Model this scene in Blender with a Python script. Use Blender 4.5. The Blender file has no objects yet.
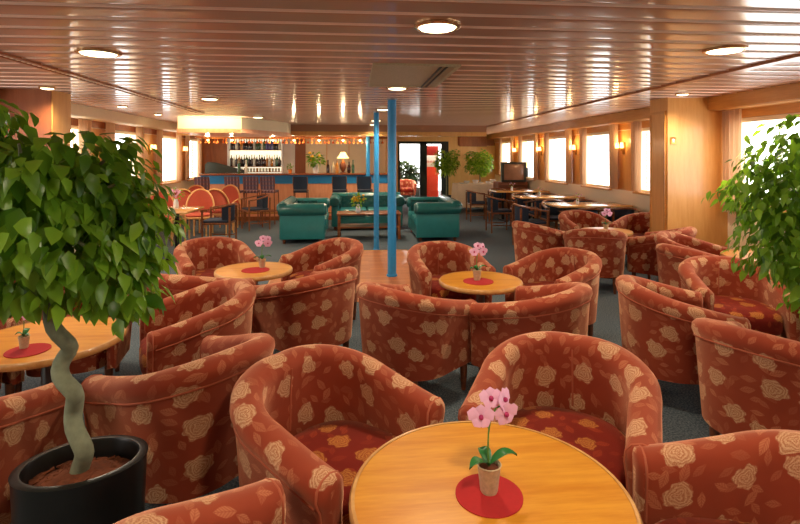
import bpy, math, random
from mathutils import Vector, Matrix
C = bpy.context.scene.collection
PI = math.pi
rnd = random.Random(7)

# ------------------------------------------------------------------ mesh helper
class MB:
    def __init__(s):
        s.v = []; s.f = []; s.uv = {}
    def add(s, vs, fs, uvs=None):
        o = len(s.v); s.v += [tuple(p) for p in vs]
        for i, f in enumerate(fs):
            if uvs: s.uv[len(s.f)] = uvs[i]
            s.f.append([o + k for k in f])
        return s
    def box(s, x0, x1, y0, y1, z0, z1, b=0.0):
        if b <= 0:
            vs = [(x, y, z) for z in (z0, z1) for y in (y0, y1) for x in (x0, x1)]
            return s.add(vs, [(0,2,3,1),(4,5,7,6),(0,1,5,4),(2,6,7,3),(0,4,6,2),(1,3,7,5)])
        b = min(b, (x1-x0)*.49, (y1-y0)*.49, (z1-z0)*.49)
        rings = []
        def ring(ix, z):
            out = []
            X0, X1, Y0, Y1 = x0+ix, x1-ix, y0+ix, y1-ix
            c = b - ix if ix < b else 0
            c = max(c, b*.3)
            return [(X0+c,Y0,z),(X1-c,Y0,z),(X1,Y0+c,z),(X1,Y1-c,z),(X1-c,Y1,z),(X0+c,Y1,z),(X0,Y1-c,z),(X0,Y0+c,z)]
        rings = [ring(b, z0), ring(b*.3, z0+b*.3), ring(0, z0+b), ring(0, z1-b), ring(b*.3, z1-b*.3), ring(b, z1)]
        return s.rings(rings, True, True)
    def rings(s, rings, cap0=True, cap1=True, closed=True):
        n = len(rings[0]); vs = [p for r in rings for p in r]; fs = []
        for i in range(len(rings)-1):
            for j in range(n if closed else n-1):
                k = (j+1) % n
                fs.append((i*n+j, i*n+k, (i+1)*n+k, (i+1)*n+j))
        if cap0: fs.append(tuple(range(n-1, -1, -1)))
        if cap1: fs.append(tuple((len(rings)-1)*n + j for j in range(n)))
        return s.add(vs, fs)
    def lathe(s, prof, n=24, c=(0,0,0), sx=1, sy=1, cap=True):
        rs = [[(c[0]+sx*r*math.cos(2*PI*j/n), c[1]+sy*r*math.sin(2*PI*j/n), c[2]+z) for j in range(n)] for r, z in prof]
        return s.rings(rs, cap and prof[0][0] > 1e-5, cap and prof[-1][0] > 1e-5)
    def tube(s, pts, rad, n=8, caps=True, closed=False):
        pts = [Vector(p) for p in pts]; m = len(pts)
        rads = rad if isinstance(rad, (list, tuple)) else [rad]*m
        rs = []; up = None
        for i, p in enumerate(pts):
            if closed: t = pts[(i+1) % m] - pts[i-1]
            else: t = pts[min(i+1, m-1)] - pts[max(i-1, 0)]
            t.normalize()
            if up is None:
                up = Vector((0,0,1)) if abs(t.z) < .9 else Vector((1,0,0))
            a = (up - t*up.dot(t)).normalized(); up = a
            b = t.cross(a)
            rs.append([p + (a*math.cos(2*PI*j/n) + b*math.sin(2*PI*j/n))*rads[i] for j in range(n)])
        if closed: rs.append(rs[0])
        return s.rings(rs, caps and not closed, caps and not closed)
    def prism(s, poly, z0, z1):
        return s.rings([[(x, y, z0) for x, y in poly], [(x, y, z1) for x, y in poly]])
    def ball(s, c, r, n=10, m=6, sx=1, sy=1, sz=1):
        return s.lathe([(max(1e-6, r*math.sin(PI*i/m)), -r*sz*math.cos(PI*i/m)) for i in range(m+1)], n, c, sx, sy)
    def quad(s, a, b, c, d):
        return s.add([a,b,c,d], [(0,1,2,3)])
    def xf(s, M):
        s.v = [tuple(M @ Vector(p)) for p in s.v]; return s
    def merge(s, o):
        off = len(s.v); s.v += o.v
        for i, f in enumerate(o.f):
            if i in o.uv: s.uv[len(s.f)] = o.uv[i]
            s.f.append([off+k for k in f])
        return s
    def build(s, name, m, parent=None, smooth=True, angle=40):
        me = bpy.data.meshes.new(name); me.from_pydata(s.v, [], s.f); me.update()
        if s.uv:
            l = me.uv_layers.new(name='UVMap')
            for p in me.polygons:
                if p.index in s.uv:
                    for k, li in enumerate(p.loop_indices): l.data[li].uv = s.uv[p.index][k]
        if m: me.materials.append(m)
        if smooth:
            me.polygons.foreach_set('use_smooth', [True]*len(me.polygons))
            try: me.set_sharp_from_angle(angle=math.radians(angle))
            except Exception: pass
        o = bpy.data.objects.new(name, me); C.objects.link(o)
        if parent: o.parent = parent
        return o

def thing(name, label, cat, loc=(0,0,0), rz=0, group=None):
    o = bpy.data.objects.new(name, None); C.objects.link(o)
    o.empty_display_size = .1
    o.location = loc; o.rotation_euler = (0,0,rz); o['label'] = label; o['category'] = cat
    if group: o['group'] = group
    return o
def tag(o, label, cat, group=None, kind=None):
    o['label'] = label; o['category'] = cat
    if group: o['group'] = group
    if kind: o['kind'] = kind
    return o
def struct(name, mb, m, parent=None, smooth=False):
    o = mb.build(name, m, parent, smooth)
    if not parent: o['kind'] = 'structure'
    return o
def children(o): return [c for c in C.objects if c.parent == o]
def dup(o, loc=None, rz=None, label=None, group=None, parent=None):
    c = o.copy(); C.objects.link(c); c.parent = parent
    if loc is not None: c.location = loc
    if rz is not None: c.rotation_euler = (0,0,rz)
    if label: c['label'] = label
    if group: c['group'] = group
    for ch in o.children:
        dup(ch, parent=c)
    return c

# ------------------------------------------------------------------ materials
def lin(r, g, b):
    f = lambda c: (c/255/12.92) if c/255 <= .04045 else ((c/255+.055)/1.055)**2.4
    return (f(r), f(g), f(b), 1)
class NT:
    def __init__(s, name):
        s.m = bpy.data.materials.new(name); s.m.use_nodes = True
        s.t = s.m.node_tree; s.n = s.t.nodes; s.l = s.t.links
        s.bsdf = s.n['Principled BSDF']; s.out = s.n['Material Output']
    def node(s, ty, **kw):
        n = s.n.new(ty)
        for k, v in kw.items(): setattr(n, k, v)
        return n
    def link(s, a, b): s.l.new(a, b)
    def _set(s, sock, v):
        if hasattr(v, 'links') or isinstance(v, bpy.types.NodeSocket): s.l.new(v, sock)
        else: sock.default_value = v
    def math(s, op, a, b=0.0, c=None, clamp=False):
        n = s.node('ShaderNodeMath', operation=op, use_clamp=clamp)
        s._set(n.inputs[0], a); s._set(n.inputs[1], b)
        if c is not None: s._set(n.inputs[2], c)
        return n.outputs[0]
    def vmath(s, op, a, b=(0,0,0), out=0):
        n = s.node('ShaderNodeVectorMath', operation=op)
        s._set(n.inputs[0], a); s._set(n.inputs[1], b)
        return n.outputs[out]
    def mix(s, f, a, b):
        n = s.node('ShaderNodeMix', data_type='RGBA')
        s._set(n.inputs[0], f); s._set(n.inputs[6], a); s._set(n.inputs[7], b)
        return n.outputs[2]
    def ss(s, x, e0, e1):
        n = s.node('ShaderNodeMapRange', interpolation_type='SMOOTHSTEP')
        s._set(n.inputs[0], x); s._set(n.inputs[1], e0); s._set(n.inputs[2], e1)
        n.inputs[3].default_value = 0; n.inputs[4].default_value = 1
        return n.outputs[0]
    def noise(s, vec, scale, detail=3, rough=.5, out='Fac'):
        n = s.node('ShaderNodeTexNoise'); n.inputs['Scale'].default_value = scale
        n.inputs['Detail'].default_value = detail; n.inputs['Roughness'].default_value = rough
        if vec is not None: s.l.new(vec, n.inputs['Vector'])
        return n.outputs[out]
    def coord(s, which='Object', scale=(1,1,1), rot=(0,0,0)):
        t = s.node('ShaderNodeTexCoord'); mp = s.node('ShaderNodeMapping')
        mp.inputs['Scale'].default_value = scale; mp.inputs['Rotation'].default_value = rot
        s.l.new(t.outputs[which], mp.inputs['Vector']); return mp.outputs['Vector']
    def set(s, **kw):
        for k, v in kw.items(): s._set(s.bsdf.inputs[k.replace('_', ' ')], v)
        return s
    def bump(s, h, strength=.3, dist=.01):
        b = s.node('ShaderNodeBump'); b.inputs['Strength'].default_value = strength; b.inputs['Distance'].default_value = dist
        s.l.new(h, b.inputs['Height']); s.l.new(b.outputs['Normal'], s.bsdf.inputs['Normal']); return s
def plain(name, col, rough=.5, var=.12, nscale=12, metal=0, coat=0, **kw):
    t = NT(name); c = lin(*col)
    n = t.noise(t.coord('Object'), nscale, 3)
    d = tuple(x*(1-var) for x in c[:3]) + (1,); u = tuple(min(1, x*(1+var)) for x in c[:3]) + (1,)
    t.set(Base_Color=t.mix(n, d, u), Roughness=rough, Metallic=metal, Coat_Weight=coat, **kw)
    return t.m
def wood(name, ca, cb, rough=.35, scale=(1,12,12), coat=.3, knots=0):
    t = NT(name); v = t.coord('Object', scale)
    n = t.noise(v, 2.2, 6, .6); n2 = t.noise(v, 9, 3, .6)
    f = t.math('ADD', t.math('MULTIPLY', n, .75), t.math('MULTIPLY', n2, .25))
    f = t.ss(f, .32, .68)
    t.set(Base_Color=t.mix(f, lin(*ca), lin(*cb)), Roughness=rough, Coat_Weight=coat, Coat_Roughness=.15)
    return t.m
def emit(name, col, strength, base=None):
    t = NT(name)
    t.set(Base_Color=lin(*(base or col)), Emission_Color=lin(*col), Emission_Strength=strength, Roughness=.4)
    return t.m

def rose_fabric(name, base, dark, rose, rose2, leaf, sheen=.5):
    t = NT(name)
    uv = t.node('ShaderNodeTexCoord').outputs['UV']
    oi = t.node('ShaderNodeObjectInfo').outputs['Random']
    off = t.node('ShaderNodeCombineXYZ'); t._set(off.inputs[0], t.math('MULTIPLY', oi, 17.3)); t._set(off.inputs[1], t.math('MULTIPLY', oi, 9.1))
    p = t.vmath('ADD', uv, off.outputs[0])
    warp = t.vmath('SUBTRACT', t.noise(p, 45, 2, .5, 'Color'), (.5,.5,.5))
    sc = t.node('ShaderNodeVectorMath', operation='SCALE'); t.link(warp, sc.inputs[0]); sc.inputs[3].default_value = .017
    pw = t.vmath('ADD', p, sc.outputs[0])
    vo = t.node('ShaderNodeTexVoronoi', voronoi_dimensions='2D', feature='F1'); vo.inputs['Scale'].default_value = 6.0; vo.inputs['Randomness'].default_value = .55
    t.link(p, vo.inputs['Vector'])
    rel = t.vmath('SUBTRACT', pw, vo.outputs['Position'])
    se = t.node('ShaderNodeSeparateXYZ'); t.link(rel, se.inputs[0])
    x, y = se.outputs[0], se.outputs[1]
    r = t.math('SQRT', t.math('ADD', t.math('MULTIPLY', x, x), t.math('MULTIPLY', y, y)))
    a = t.math('ARCTAN2', y, x)
    cs = t.node('ShaderNodeSeparateColor'); t.link(vo.outputs['Color'], cs.inputs[0])
    ph = t.math('MULTIPLY', cs.outputs[0], 6.28)
    lob = t.math('MULTIPLY', t.math('SINE', t.math('ADD', t.math('MULTIPLY', a, 7), ph)), .08)
    lob2 = t.math('MULTIPLY', t.math('SINE', t.math('ADD', t.math('MULTIPLY', a, 3), t.math('MULTIPLY', ph, 2))), .09)
    R = t.math('MULTIPLY', t.math('ADD', t.math('ADD', 1.0, lob), lob2), t.math('ADD', .038, t.math('MULTIPLY', cs.outputs[1], .014)))
    rm = t.ss(t.math('SUBTRACT', R, r), -.001, .006)
    pet = t.math('SINE', t.math('ADD', t.math('ADD', t.math('MULTIPLY', r, 560), t.math('MULTIPLY', t.math('SINE', t.math('ADD', t.math('MULTIPLY', a, 3), t.math('MULTIPLY', r, 90))), 2.2)), a))
    ringf = t.ss(pet, -.5, .7)
    fine = t.ss(t.noise(p, 230, 2), .35, .65)
    rf = t.math('ADD', t.math('MULTIPLY', ringf, .55), t.math('MULTIPLY', fine, .45))
    rcol = t.mix(rf, lin(*rose2), lin(*rose))
    # leaves
    def leaf_layer(scale, off, size):
        v2 = t.node('ShaderNodeTexVoronoi', voronoi_dimensions='2D', feature='F1'); v2.inputs['Scale'].default_value = scale; v2.inputs['Randomness'].default_value = .8
        p2 = t.vmath('ADD', pl_, off); t.link(p2, v2.inputs['Vector'])
        rel2 = t.vmath('SUBTRACT', p2, v2.outputs['Position'])
        c2 = t.node('ShaderNodeSeparateColor'); t.link(v2.outputs['Color'], c2.inputs[0])
        ro = t.node('ShaderNodeVectorRotate', rotation_type='Z_AXIS'); t.link(rel2, ro.inputs['Vector']); t._set(ro.inputs['Angle'], t.math('MULTIPLY', c2.outputs[0], 6.28))
        s2 = t.node('ShaderNodeSeparateXYZ'); t.link(ro.outputs[0], s2.inputs[0])
        lx, ly = s2.outputs[0], s2.outputs[1]
        w = t.math('MULTIPLY', t.math('SUBTRACT', 1.0, t.math('POWER', t.math('ABSOLUTE', t.math('DIVIDE', lx, size)), 1.5)), size*.48)
        al = t.math('ABSOLUTE', ly)
        lm = t.ss(t.math('SUBTRACT', w, al), 0.0, .003)
        vein = t.math('SINE', t.math('ADD', t.math('MULTIPLY', lx, 620), t.math('MULTIPLY', al, -700)))
        vein = t.math('ADD', .72, t.math('MULTIPLY', vein, .22))
        vein = t.math('MULTIPLY', vein, t.math('ADD', .5, t.math('MULTIPLY', t.ss(al, .0, .003), .5)))
        return t.math('MULTIPLY', t.math('MULTIPLY', lm, vein), t.math('ADD', .18, t.math('MULTIPLY', c2.outputs[2], .62)))
    scl = t.node('ShaderNodeVectorMath', operation='SCALE'); t.link(warp, scl.inputs[0]); scl.inputs[3].default_value = .005
    pl_ = t.vmath('ADD', p, scl.outputs[0])
    lm = t.math('MAXIMUM', leaf_layer(9.5, (3.37,1.91,0), .036), leaf_layer(12.5, (7.13,4.57,0), .029))
    b = t.mix(t.noise(p, 6, 3), lin(*dark), lin(*base))
    col = t.mix(lm, b, lin(*leaf))
    col = t.mix(t.math('MULTIPLY', rm, .8), col, rcol)
    t.set(Base_Color=col, Roughness=.85, Sheen_Weight=sheen, Sheen_Roughness=.45, Sheen_Tint=lin(255,190,150), Specular_IOR_Level=.2)
    t.bump(t.noise(p, 700, 1), .15, .002)
    return t.m

M = {}
M['rose'] = rose_fabric('rose velvet', (162,70,42), (134,48,27), (226,186,142), (176,112,74), (200,124,86), .8)
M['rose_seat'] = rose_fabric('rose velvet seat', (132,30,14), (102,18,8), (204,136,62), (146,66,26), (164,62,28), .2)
M['piping'] = plain('piping cord', (178,92,60), .8)
M['leg'] = wood('chair leg wood', (96,48,22), (130,70,34))
M['table'] = wood('amber table wood', (204,128,32), (224,156,50), .34, (1.2,11,11), .15)
M['table'].node_tree.nodes['Principled BSDF'].inputs['Specular IOR Level'].default_value = .3
M['table_edge'] = wood('table edge wood', (196,138,72), (224,172,104), .35, (4,4,4))
M['steel'] = plain('brushed steel', (150,150,150), .3, .05, metal=1)
M['steel_dark'] = plain('dark metal', (44,42,42), .4, .1, metal=.6)
M['felt'] = plain('red felt', (176,30,30), .95, .1, 60)
M['pot_clay'] = plain('speckled clay', (196,174,136), .8, .35, 90)
M['soil'] = plain('bark chips', (106,52,24), .95, .6, 60)
M['stem'] = plain('green stem', (92,130,50), .6)
M['orchid_leaf'] = plain('orchid leaf', (38,110,48), .35, .2)
M['petal'] = plain('orchid petal', (240,184,214), .6, .14, 40)
M['petal_core'] = plain('orchid throat', (178,40,96), .6)
M['black_pot'] = plain('black planter', (20,19,18), .35, .2)
M['trunk'] = plain('grey green bark', (126,130,104), .85, .35, 40)
M['blue'] = plain('blue pole paint', (44,142,200), .4, .12, 20)
M['blue_fab'] = plain('navy fabric', (40,52,70), .8, .2, 40)
M['teal'] = plain('teal leather', (46,130,130), .3, .15, 8, coat=.25)
M['teal_roll'] = plain('teal rolled leather', (32,104,100), .28, .25, 14, coat=.3)
M['teal_dark'] = plain('dark teal tufting', (28,80,78), .3, .2, 10, coat=.25)
M['chair_wood'] = wood('dining chair wood', (112,58,26), (160,94,46))
M['dining_top'] = wood('dining table wood', (206,140,66), (232,176,104), .22, (1,8,8), .6)
M['panel'] = wood('honey wall panel', (222,158,82), (233,174,98), .4, (9,9,1), .3)
M['panel_light'] = wood('pale yellow wall panel', (240,188,108), (248,202,124), .4, (9,9,1), .2)
M['panel_dark'] = wood('darker wall panel', (150,82,36), (176,104,50), .4, (9,9,1), .3)
M['pelmet'] = wood('pelmet wood', (196,134,60), (214,154,78), .35, (9,1,9), .4)
M['brown_wall'] = wood('brown panel', (136,72,34), (150,84,44), .5, (9,9,1), .1)
M['cream'] = plain('cream paint', (244,226,192), .7, .04)
M['dado'] = plain('warm cream dado', (255,236,200), .6, .02)
M['white'] = plain('white paint', (236,230,224), .6, .03)
M['peach'] = wood('peach bar wood', (224,150,108), (236,168,126), .45, (8,8,1), .2)
M['bar_top'] = wood('bar top wood', (120,66,40), (150,88,54), .25, (1,8,8), .5)
M['curtain'] = None
M['dark_green'] = plain('dark green paint', (26,40,36), .4, .1)
M['olive'] = plain('dark olive leather', (44,48,34), .5, .2)
M['brass'] = plain('brass', (190,140,70), .3, .1, metal=1)
M['shade'] = emit('lamp shade', (255,222,150), 2.2)
M['sconce_glow'] = emit('sconce shade', (255,206,130), 4.5)
M['bulb'] = emit('downlight glass', (255,238,190), 5)
M['spot'] = emit('spot bulb', (255,214,150), 12)
M['lightrim'] = plain('light rim', (210,170,120), .25, .05, metal=.8)
M['tv'] = plain('tv plastic', (40,42,40), .4, .1)
M['screen'] = plain('tv screen', (150,112,92), .12, .35, 5, coat=.5)
M['red_panel'] = plain('red lacquer', (206,60,36), .4, .1)
M['dark_red'] = plain('dark red', (150,26,24), .4, .1)
M['rattan'] = plain('pale rattan', (226,170,104), .5, .2, 30)
M['terracotta'] = plain('terracotta fabric', (200,92,66), .85, .12, 60)
M['cloth'] = plain('table cloth', (246,226,192), .9, .1, 18)
M['china'] = plain('white china', (238,238,236), .2, .02)
M['copper_glass'] = plain('amber glass', (236,130,64), .15, .25, 20, coat=.5)
M['bottle_brown'] = plain('brown bottle', (44,24,14), .15, .3, coat=.6)
M['bottle_green'] = plain('green bottle', (40,84,50), .15, .3, coat=.6)
M['bottle_clear'] = plain('pale bottle', (206,206,190), .15, .2, coat=.6)
M['bottle_blue'] = plain('blue bottle', (70,72,140), .15, .3, coat=.6)
M['bottle_amber'] = plain('amber bottle', (180,120,40), .15, .3, coat=.6)
M['shelf_glow'] = emit('lit shelf back', (255,246,214), 1.1)
M['yellow_flower'] = plain('yellow flowers', (226,178,40), .7, .2, 40)
M['plaid'] = None
M['deck'] = plain('grey deck', (58,58,58), .8)

def mk_plaid():
    t = NT('plaid stool fabric'); v = t.coord('Object')
    se = t.node('ShaderNodeSeparateXYZ'); t.link(v, se.inputs[0])
    sx = t.ss(t.math('SINE', t.math('MULTIPLY', se.outputs[0], 70)), .3, .6)
    sz = t.ss(t.math('SINE', t.math('MULTIPLY', se.outputs[2], 70)), .3, .6)
    c = t.mix(sx, lin(112,84,92), lin(168,136,140)); c = t.mix(t.math('MULTIPLY', sz, .5), c, lin(96,104,130))
    t.set(Base_Color=c, Roughness=.85); return t.m
M['plaid'] = mk_plaid()

def mk_curtain():
    t = NT('sheer curtain')
    n = t.noise(t.coord('Object', (20,20,1)), 3, 2)
    col = t.mix(n, lin(206,166,126), lin(232,198,160))
    t.set(Base_Color=col, Roughness=.9)
    tr = t.node('ShaderNodeBsdfTranslucent'); t.link(col, tr.inputs['Color'])
    mx = t.node('ShaderNodeMixShader'); mx.inputs[0].default_value = .25
    t.link(t.bsdf.outputs[0], mx.inputs[1]); t.link(tr.outputs[0], mx.inputs[2]); t.link(mx.outputs[0], t.out.inputs['Surface'])
    return t.m
M['curtain'] = mk_curtain()
def mk_leaf(name, a, b, tl=.35):
    t = NT(name)
    g = t.node('ShaderNodeNewGeometry')
    col = t.mix(g.outputs['Random Per Island'], lin(*a), lin(*b))
    t.set(Base_Color=col, Roughness=.33, Specular_IOR_Level=.5)
    tr = t.node('ShaderNodeBsdfTranslucent'); t.link(t.mix(.5, col, lin(170,210,50)), tr.inputs['Color'])
    mx = t.node('ShaderNodeMixShader'); mx.inputs[0].default_value = tl
    t.link(t.bsdf.outputs[0], mx.inputs[1]); t.link(tr.outputs[0], mx.inputs[2]); t.link(mx.outputs[0], t.out.inputs['Surface'])
    return t.m
M['leaf'] = mk_leaf('ficus leaf', (46,100,22), (150,200,60), .42)
M['leaf_bright'] = mk_leaf('small ficus leaf', (84,140,30), (180,206,70))
def mk_glass():
    t = NT('window glass')
    tr = t.node('ShaderNodeBsdfTransparent'); gl = t.node('ShaderNodeBsdfGlossy'); gl.inputs['Roughness'].default_value = .02
    mx = t.node('ShaderNodeMixShader'); mx.inputs[0].default_value = .05
    t.link(tr.outputs[0], mx.inputs[1]); t.link(gl.outputs[0], mx.inputs[2]); t.link(mx.outputs[0], t.out.inputs['Surface'])
    return t.m
M['glass'] = mk_glass()
def mk_ceiling():
    t = NT('glossy ceiling slats')
    n = t.noise(t.coord('Object', (.6,.6,.6)), 1.5, 2)
    col = t.mix(n, lin(164,114,84), lin(180,130,98))
    t.set(Base_Color=col, Roughness=.4, Coat_Weight=.55, Coat_Roughness=.09, Coat_IOR=1.65, Specular_IOR_Level=.3)
    return t.m
M['ceiling'] = mk_ceiling()
M['joint'] = plain('pale ceiling joint', (234,198,174), .3, .05)
def mk_carpet():
    t = NT('blue grey carpet'); v = t.coord('Object')
    a = t.ss(t.noise(v, 90, 2), .35, .7); b = t.noise(v, 1.2, 3)
    col = t.mix(a, lin(66,80,90), lin(122,132,136)); col = t.mix(t.math('MULTIPLY', b, .35), col, lin(100,104,98))
    t.set(Base_Color=col, Roughness=.95, Specular_IOR_Level=.1); t.bump(t.noise(v, 300, 1), .3, .004)
    return t.m
M['carpet'] = mk_carpet()
def mk_parquet():
    t = NT('dance floor parquet'); v = t.coord('Object')
    br = t.node('ShaderNodeTexBrick'); t.link(v, br.inputs['Vector'])
    br.inputs['Scale'].default_value = 1; br.inputs['Brick Width'].default_value = .5; br.inputs['Row Height'].default_value = .08; br.inputs['Mortar Size'].default_value = .001
    br.inputs['Color1'].default_value = lin(176,100,44); br.inputs['Color2'].default_value = lin(196,120,58); br.inputs['Mortar'].default_value = lin(130,70,30)
    t.set(Base_Color=br.outputs['Color'], Roughness=.5, Coat_Weight=.12); return t.m
M['parquet'] = mk_parquet()
def mk_mesh():
    t = NT('perforated vent'); v = t.coord('Object')
    n = t.noise(v, 60, 1)
    t.set(Base_Color=t.mix(n, lin(150,140,108), lin(190,178,140)), Roughness=.5); return t.m
M['vent'] = mk_mesh()

# ------------------------------------------------------------------ camera
TH = math.atan(48/510); EYE = 1.59
cam = bpy.data.cameras.new('camera'); co = bpy.data.objects.new('camera', cam); C.objects.link(co)
cam.sensor_width = 36; cam.lens = 36*510/800; cam.shift_y = -(262-157)/800
co.location = (0,0,EYE); co.rotation_euler = (PI/2, 0, -TH); cam.clip_start = .05
bpy.context.scene.camera = co
def G(px, py, h):   # where a sight line meets the level plane z = h
    d = 510*(EYE-h)/(py-157); r = (px-400)/510*d
    return (d*math.sin(TH)+r*math.cos(TH), d*math.cos(TH)-r*math.sin(TH))

# ------------------------------------------------------------------ room shell
XL, XR, Y0, YB, HC = -4.3, 4.9, -4.0, 17.2, 2.365
ZS, ZT = 0.99, 2.07
struct('floor', MB().box(XL-.2, XR+.2, Y0-.2, YB+.2, -.1, 0), M['carpet'])
df = struct('trim_1', MB().prism([(-1.0,5.6),(1.15,5.6),(1.15,8.35),(.9,8.62),(-.85,8.62),(-1.1,8.35)], 0, .006), M['parquet'])
struct('trim_2', MB().tube([(1.17,5.6,.004),(1.17,8.36,.004),(.91,8.645,.004),(-.86,8.645,.004),(-1.12,8.36,.004),(-1.0,5.58,.004)], .010, 6), M['pelmet'])
# ceiling of long slats running across the room
mb = MB(); P = .25; y = Y0
while y < YB+.2:
    prof = []
    for i in range(9):
        u = i/8; q = abs(2*u-1); prof.append((y+.014+(.5+.5*math.copysign(q**.6,2*u-1))*(P-.028), HC+.0015*q*q+.007*max(0,q-.7)/.3))
    prof = [(y+.010, HC+.024)] + prof + [(y+P-.010, HC+.024)]
    ra = [(XL-.2, p[0], p[1]) for p in prof]; rb = [(XR+.2, p[0], p[1]) for p in prof]
    mb.rings([ra, rb], False, False, closed=False)
    y += P
struct('ceiling', mb, M['ceiling'], smooth=True)
mb = MB(); y = Y0
while y < YB+.2:
    mb.rings([[(x,y-.011,HC+.012),(x,y-.004,HC-.004),(x,y+.004,HC-.004),(x,y+.011,HC+.012)] for x in (XL-.2,XR+.2)], False, False, closed=False); y += P
struct('ceiling_joints', mb, M['joint'], smooth=True)
struct('ceiling_slab', MB().box(XL-.2, XR+.2, Y0-.2, YB+.2, HC+.05, HC+.15), M['brown_wall'])
# long ceiling trims
struct('trim_3', MB().box(3.34,3.44,Y0,YB,HC-.022,HC+.03), M['panel_dark'])
mb = MB().box(-2.69,-2.66,Y0,9.2,HC-.016,HC+.03).box(-2.60,-2.57,Y0,9.2,HC-.016,HC+.03).box(-2.66,-2.60,Y0,9.2,HC-.006,HC+.03)
struct('trim_4', mb, M['panel_dark'])
mb = MB()
yy = 1.0
while yy < 9.1:
    mb.box(-2.645,-2.615,yy,yy+.03,HC-.010,HC-.005); yy += .07
struct('trim_5', mb, M['cream'])

WR = [(4.5,6.13),(7.3,8.32),(9.26,10.32),(11.22,12.33),(13.28,14.33),(15.3,16.3),(1.6,3.2),(-1.5,.3)]  # last two windows lie out of view, added for lighting
WL = [(4.3,5.7),(7.5,8.6),(9.6,10.7),(11.9,13.0),(13.8,14.7),(1.6,3.2),(-1.5,.3)]
nwin = [0]
def side_wall(x, side, wins):
    sgn = 1 if x > 0 else -1
    a, b = (x, x+.15) if sgn > 0 else (x-.15, x)
    mb = MB().box(a,b,Y0,YB,0,ZS).box(a,b,Y0,YB,ZT,HC+.1)
    wood_m = MB(); ys = Y0
    for (u, v) in sorted(wins):
        wood_m.box(a,b,ys,u,ZS,ZT); ys = v
    wood_m.box(a,b,ys,YB,ZS,ZT)
    w = struct('wall_'+side, wood_m, M['panel'])
    struct('wall_'+side+'_dado', mb, M['dado'])
    for (u, v) in sorted(wins):
        nwin[0] += 1
        wm = MB(); f = .045
        i0, i1 = (x-.02, x+.10) if sgn > 0 else (x-.10, x+.02)
        wm.box(i0,i1,u,u+f,ZS,ZT).box(i0,i1,v-f,v,ZS,ZT).box(i0,i1,u+f,v-f,ZS,ZS+f).box(i0,i1,u+f,v-f,ZT-f,ZT)
        wo = struct('window_%d' % nwin[0], wm, M['cream'])
        s0, s1 = (x-.09, x-.02) if sgn > 0 else (x+.02, x+.09)
        MB().box(s0,s1,u-.06,v+.06,ZS-.03,ZS+.005,.006).build('sill', M['panel'], wo)
        xx = x+.05*sgn
        MB().quad((xx,u+f,ZS+f),(xx,v-f,ZS+f),(xx,v-f,ZT-f),(xx,u+f,ZT-f)).build('pane', M['glass'], wo, False)
side_wall(XR, 'right', WR)
side_wall(XL, 'left', WL)
# pelmet boxes along the ceiling edge
mb = MB().box(4.62,4.65,Y0,YB,2.2,HC+.01).box(4.65,XR,Y0,YB,2.19,2.21); struct('trim_6', mb, M['pelmet'])
mb = MB().box(-4.05,-4.02,Y0,YB,2.2,HC+.01).box(XL,-4.05,Y0,YB,2.19,2.21); struct('trim_7', mb, M['cream'])
struct('trim_8', MB().box(XR-.03,XR,Y0,YB,ZT+.01,2.19), M['pelmet'])
struct('trim_9', MB().box(XL,XL+.03,Y0,YB,ZT+.01,2.19), M['panel_dark'])
# pillars
pr = struct('wall_right_pillar', MB().box(4.07,XR,6.25,6.64,0,HC+.02), M['panel'])
MB().box(4.055,4.07,6.29,6.60,.25,2.16).build('recess_panel', M['panel'], pr, False)
mb = MB()
for q in ((6.28,6.30),(6.59,6.61)): mb.box(4.045,4.07,q[0],q[1],.22,2.19)
mb.box(4.045,4.07,6.30,6.59,.22,.25).box(4.045,4.07,6.30,6.59,2.16,2.19)
mb.build('panel_molding', M['pelmet'], pr, False)
pl = struct('wall_left_pillar', MB().box(XL,-3.45,6.25,6.64,0,HC+.02), M['panel'])
MB().box(XL,-3.46,6.235,6.25,0,HC+.02).build('front_panel', M['brown_wall'], pl, False)  # front face's shadow painted as a thin brown sheet over the honey wood
struct('wall_front', MB().box(XL-.2,XR+.2,Y0-.15,Y0,0,HC+.1), M['panel'])
# walls beyond
struct('wall_back', MB().box(1.0,1.55,YB,YB+.12,0,HC+.1).box(3.28,XR+.2,YB,YB+.12,0,HC+.1).box(1.55,3.28,YB,YB+.12,2.12,HC+.1), M['panel_light'])
struct('wall_back_upper', MB().add([(3.6,YB-.02,1.98),(XR,YB-.02,1.98),(XR,YB-.02,HC),(3.6,YB-.02,HC),(3.6,YB-.02,HC)],[(0,1,2,3)]).box(3.65,4.6,YB-.08,YB-.02,1.95,2.33), M['panel_dark'])
YK = 15.2
wb = struct('wall_back_bar', MB().box(XL-.2,1.0,YK,YK+.12,0,HC+.1), M['cream'])
struct('wall_bar_side', MB().box(1.0,1.12,14.6,YB,0,HC+.1), M['panel'])
MB().box(-4.3,-3.52,YK-.03,YK,0,HC).build('wood_panel', M['panel_dark'], wb, False)
MB().box(-2.02,-1.66,YK-.03,YK,0,HC).build('white_panel', M['white'], wb, False)
MB().box(-1.66,-1.36,YK-.05,YK,0,HC).build('dark_panel', M['brown_wall'], wb, False)
for xq in (-.75,-.1,.45): MB().box(xq,xq+.02,YK-.02,YK,0,HC).build('joint_strip', M['panel'], wb, False)
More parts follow.
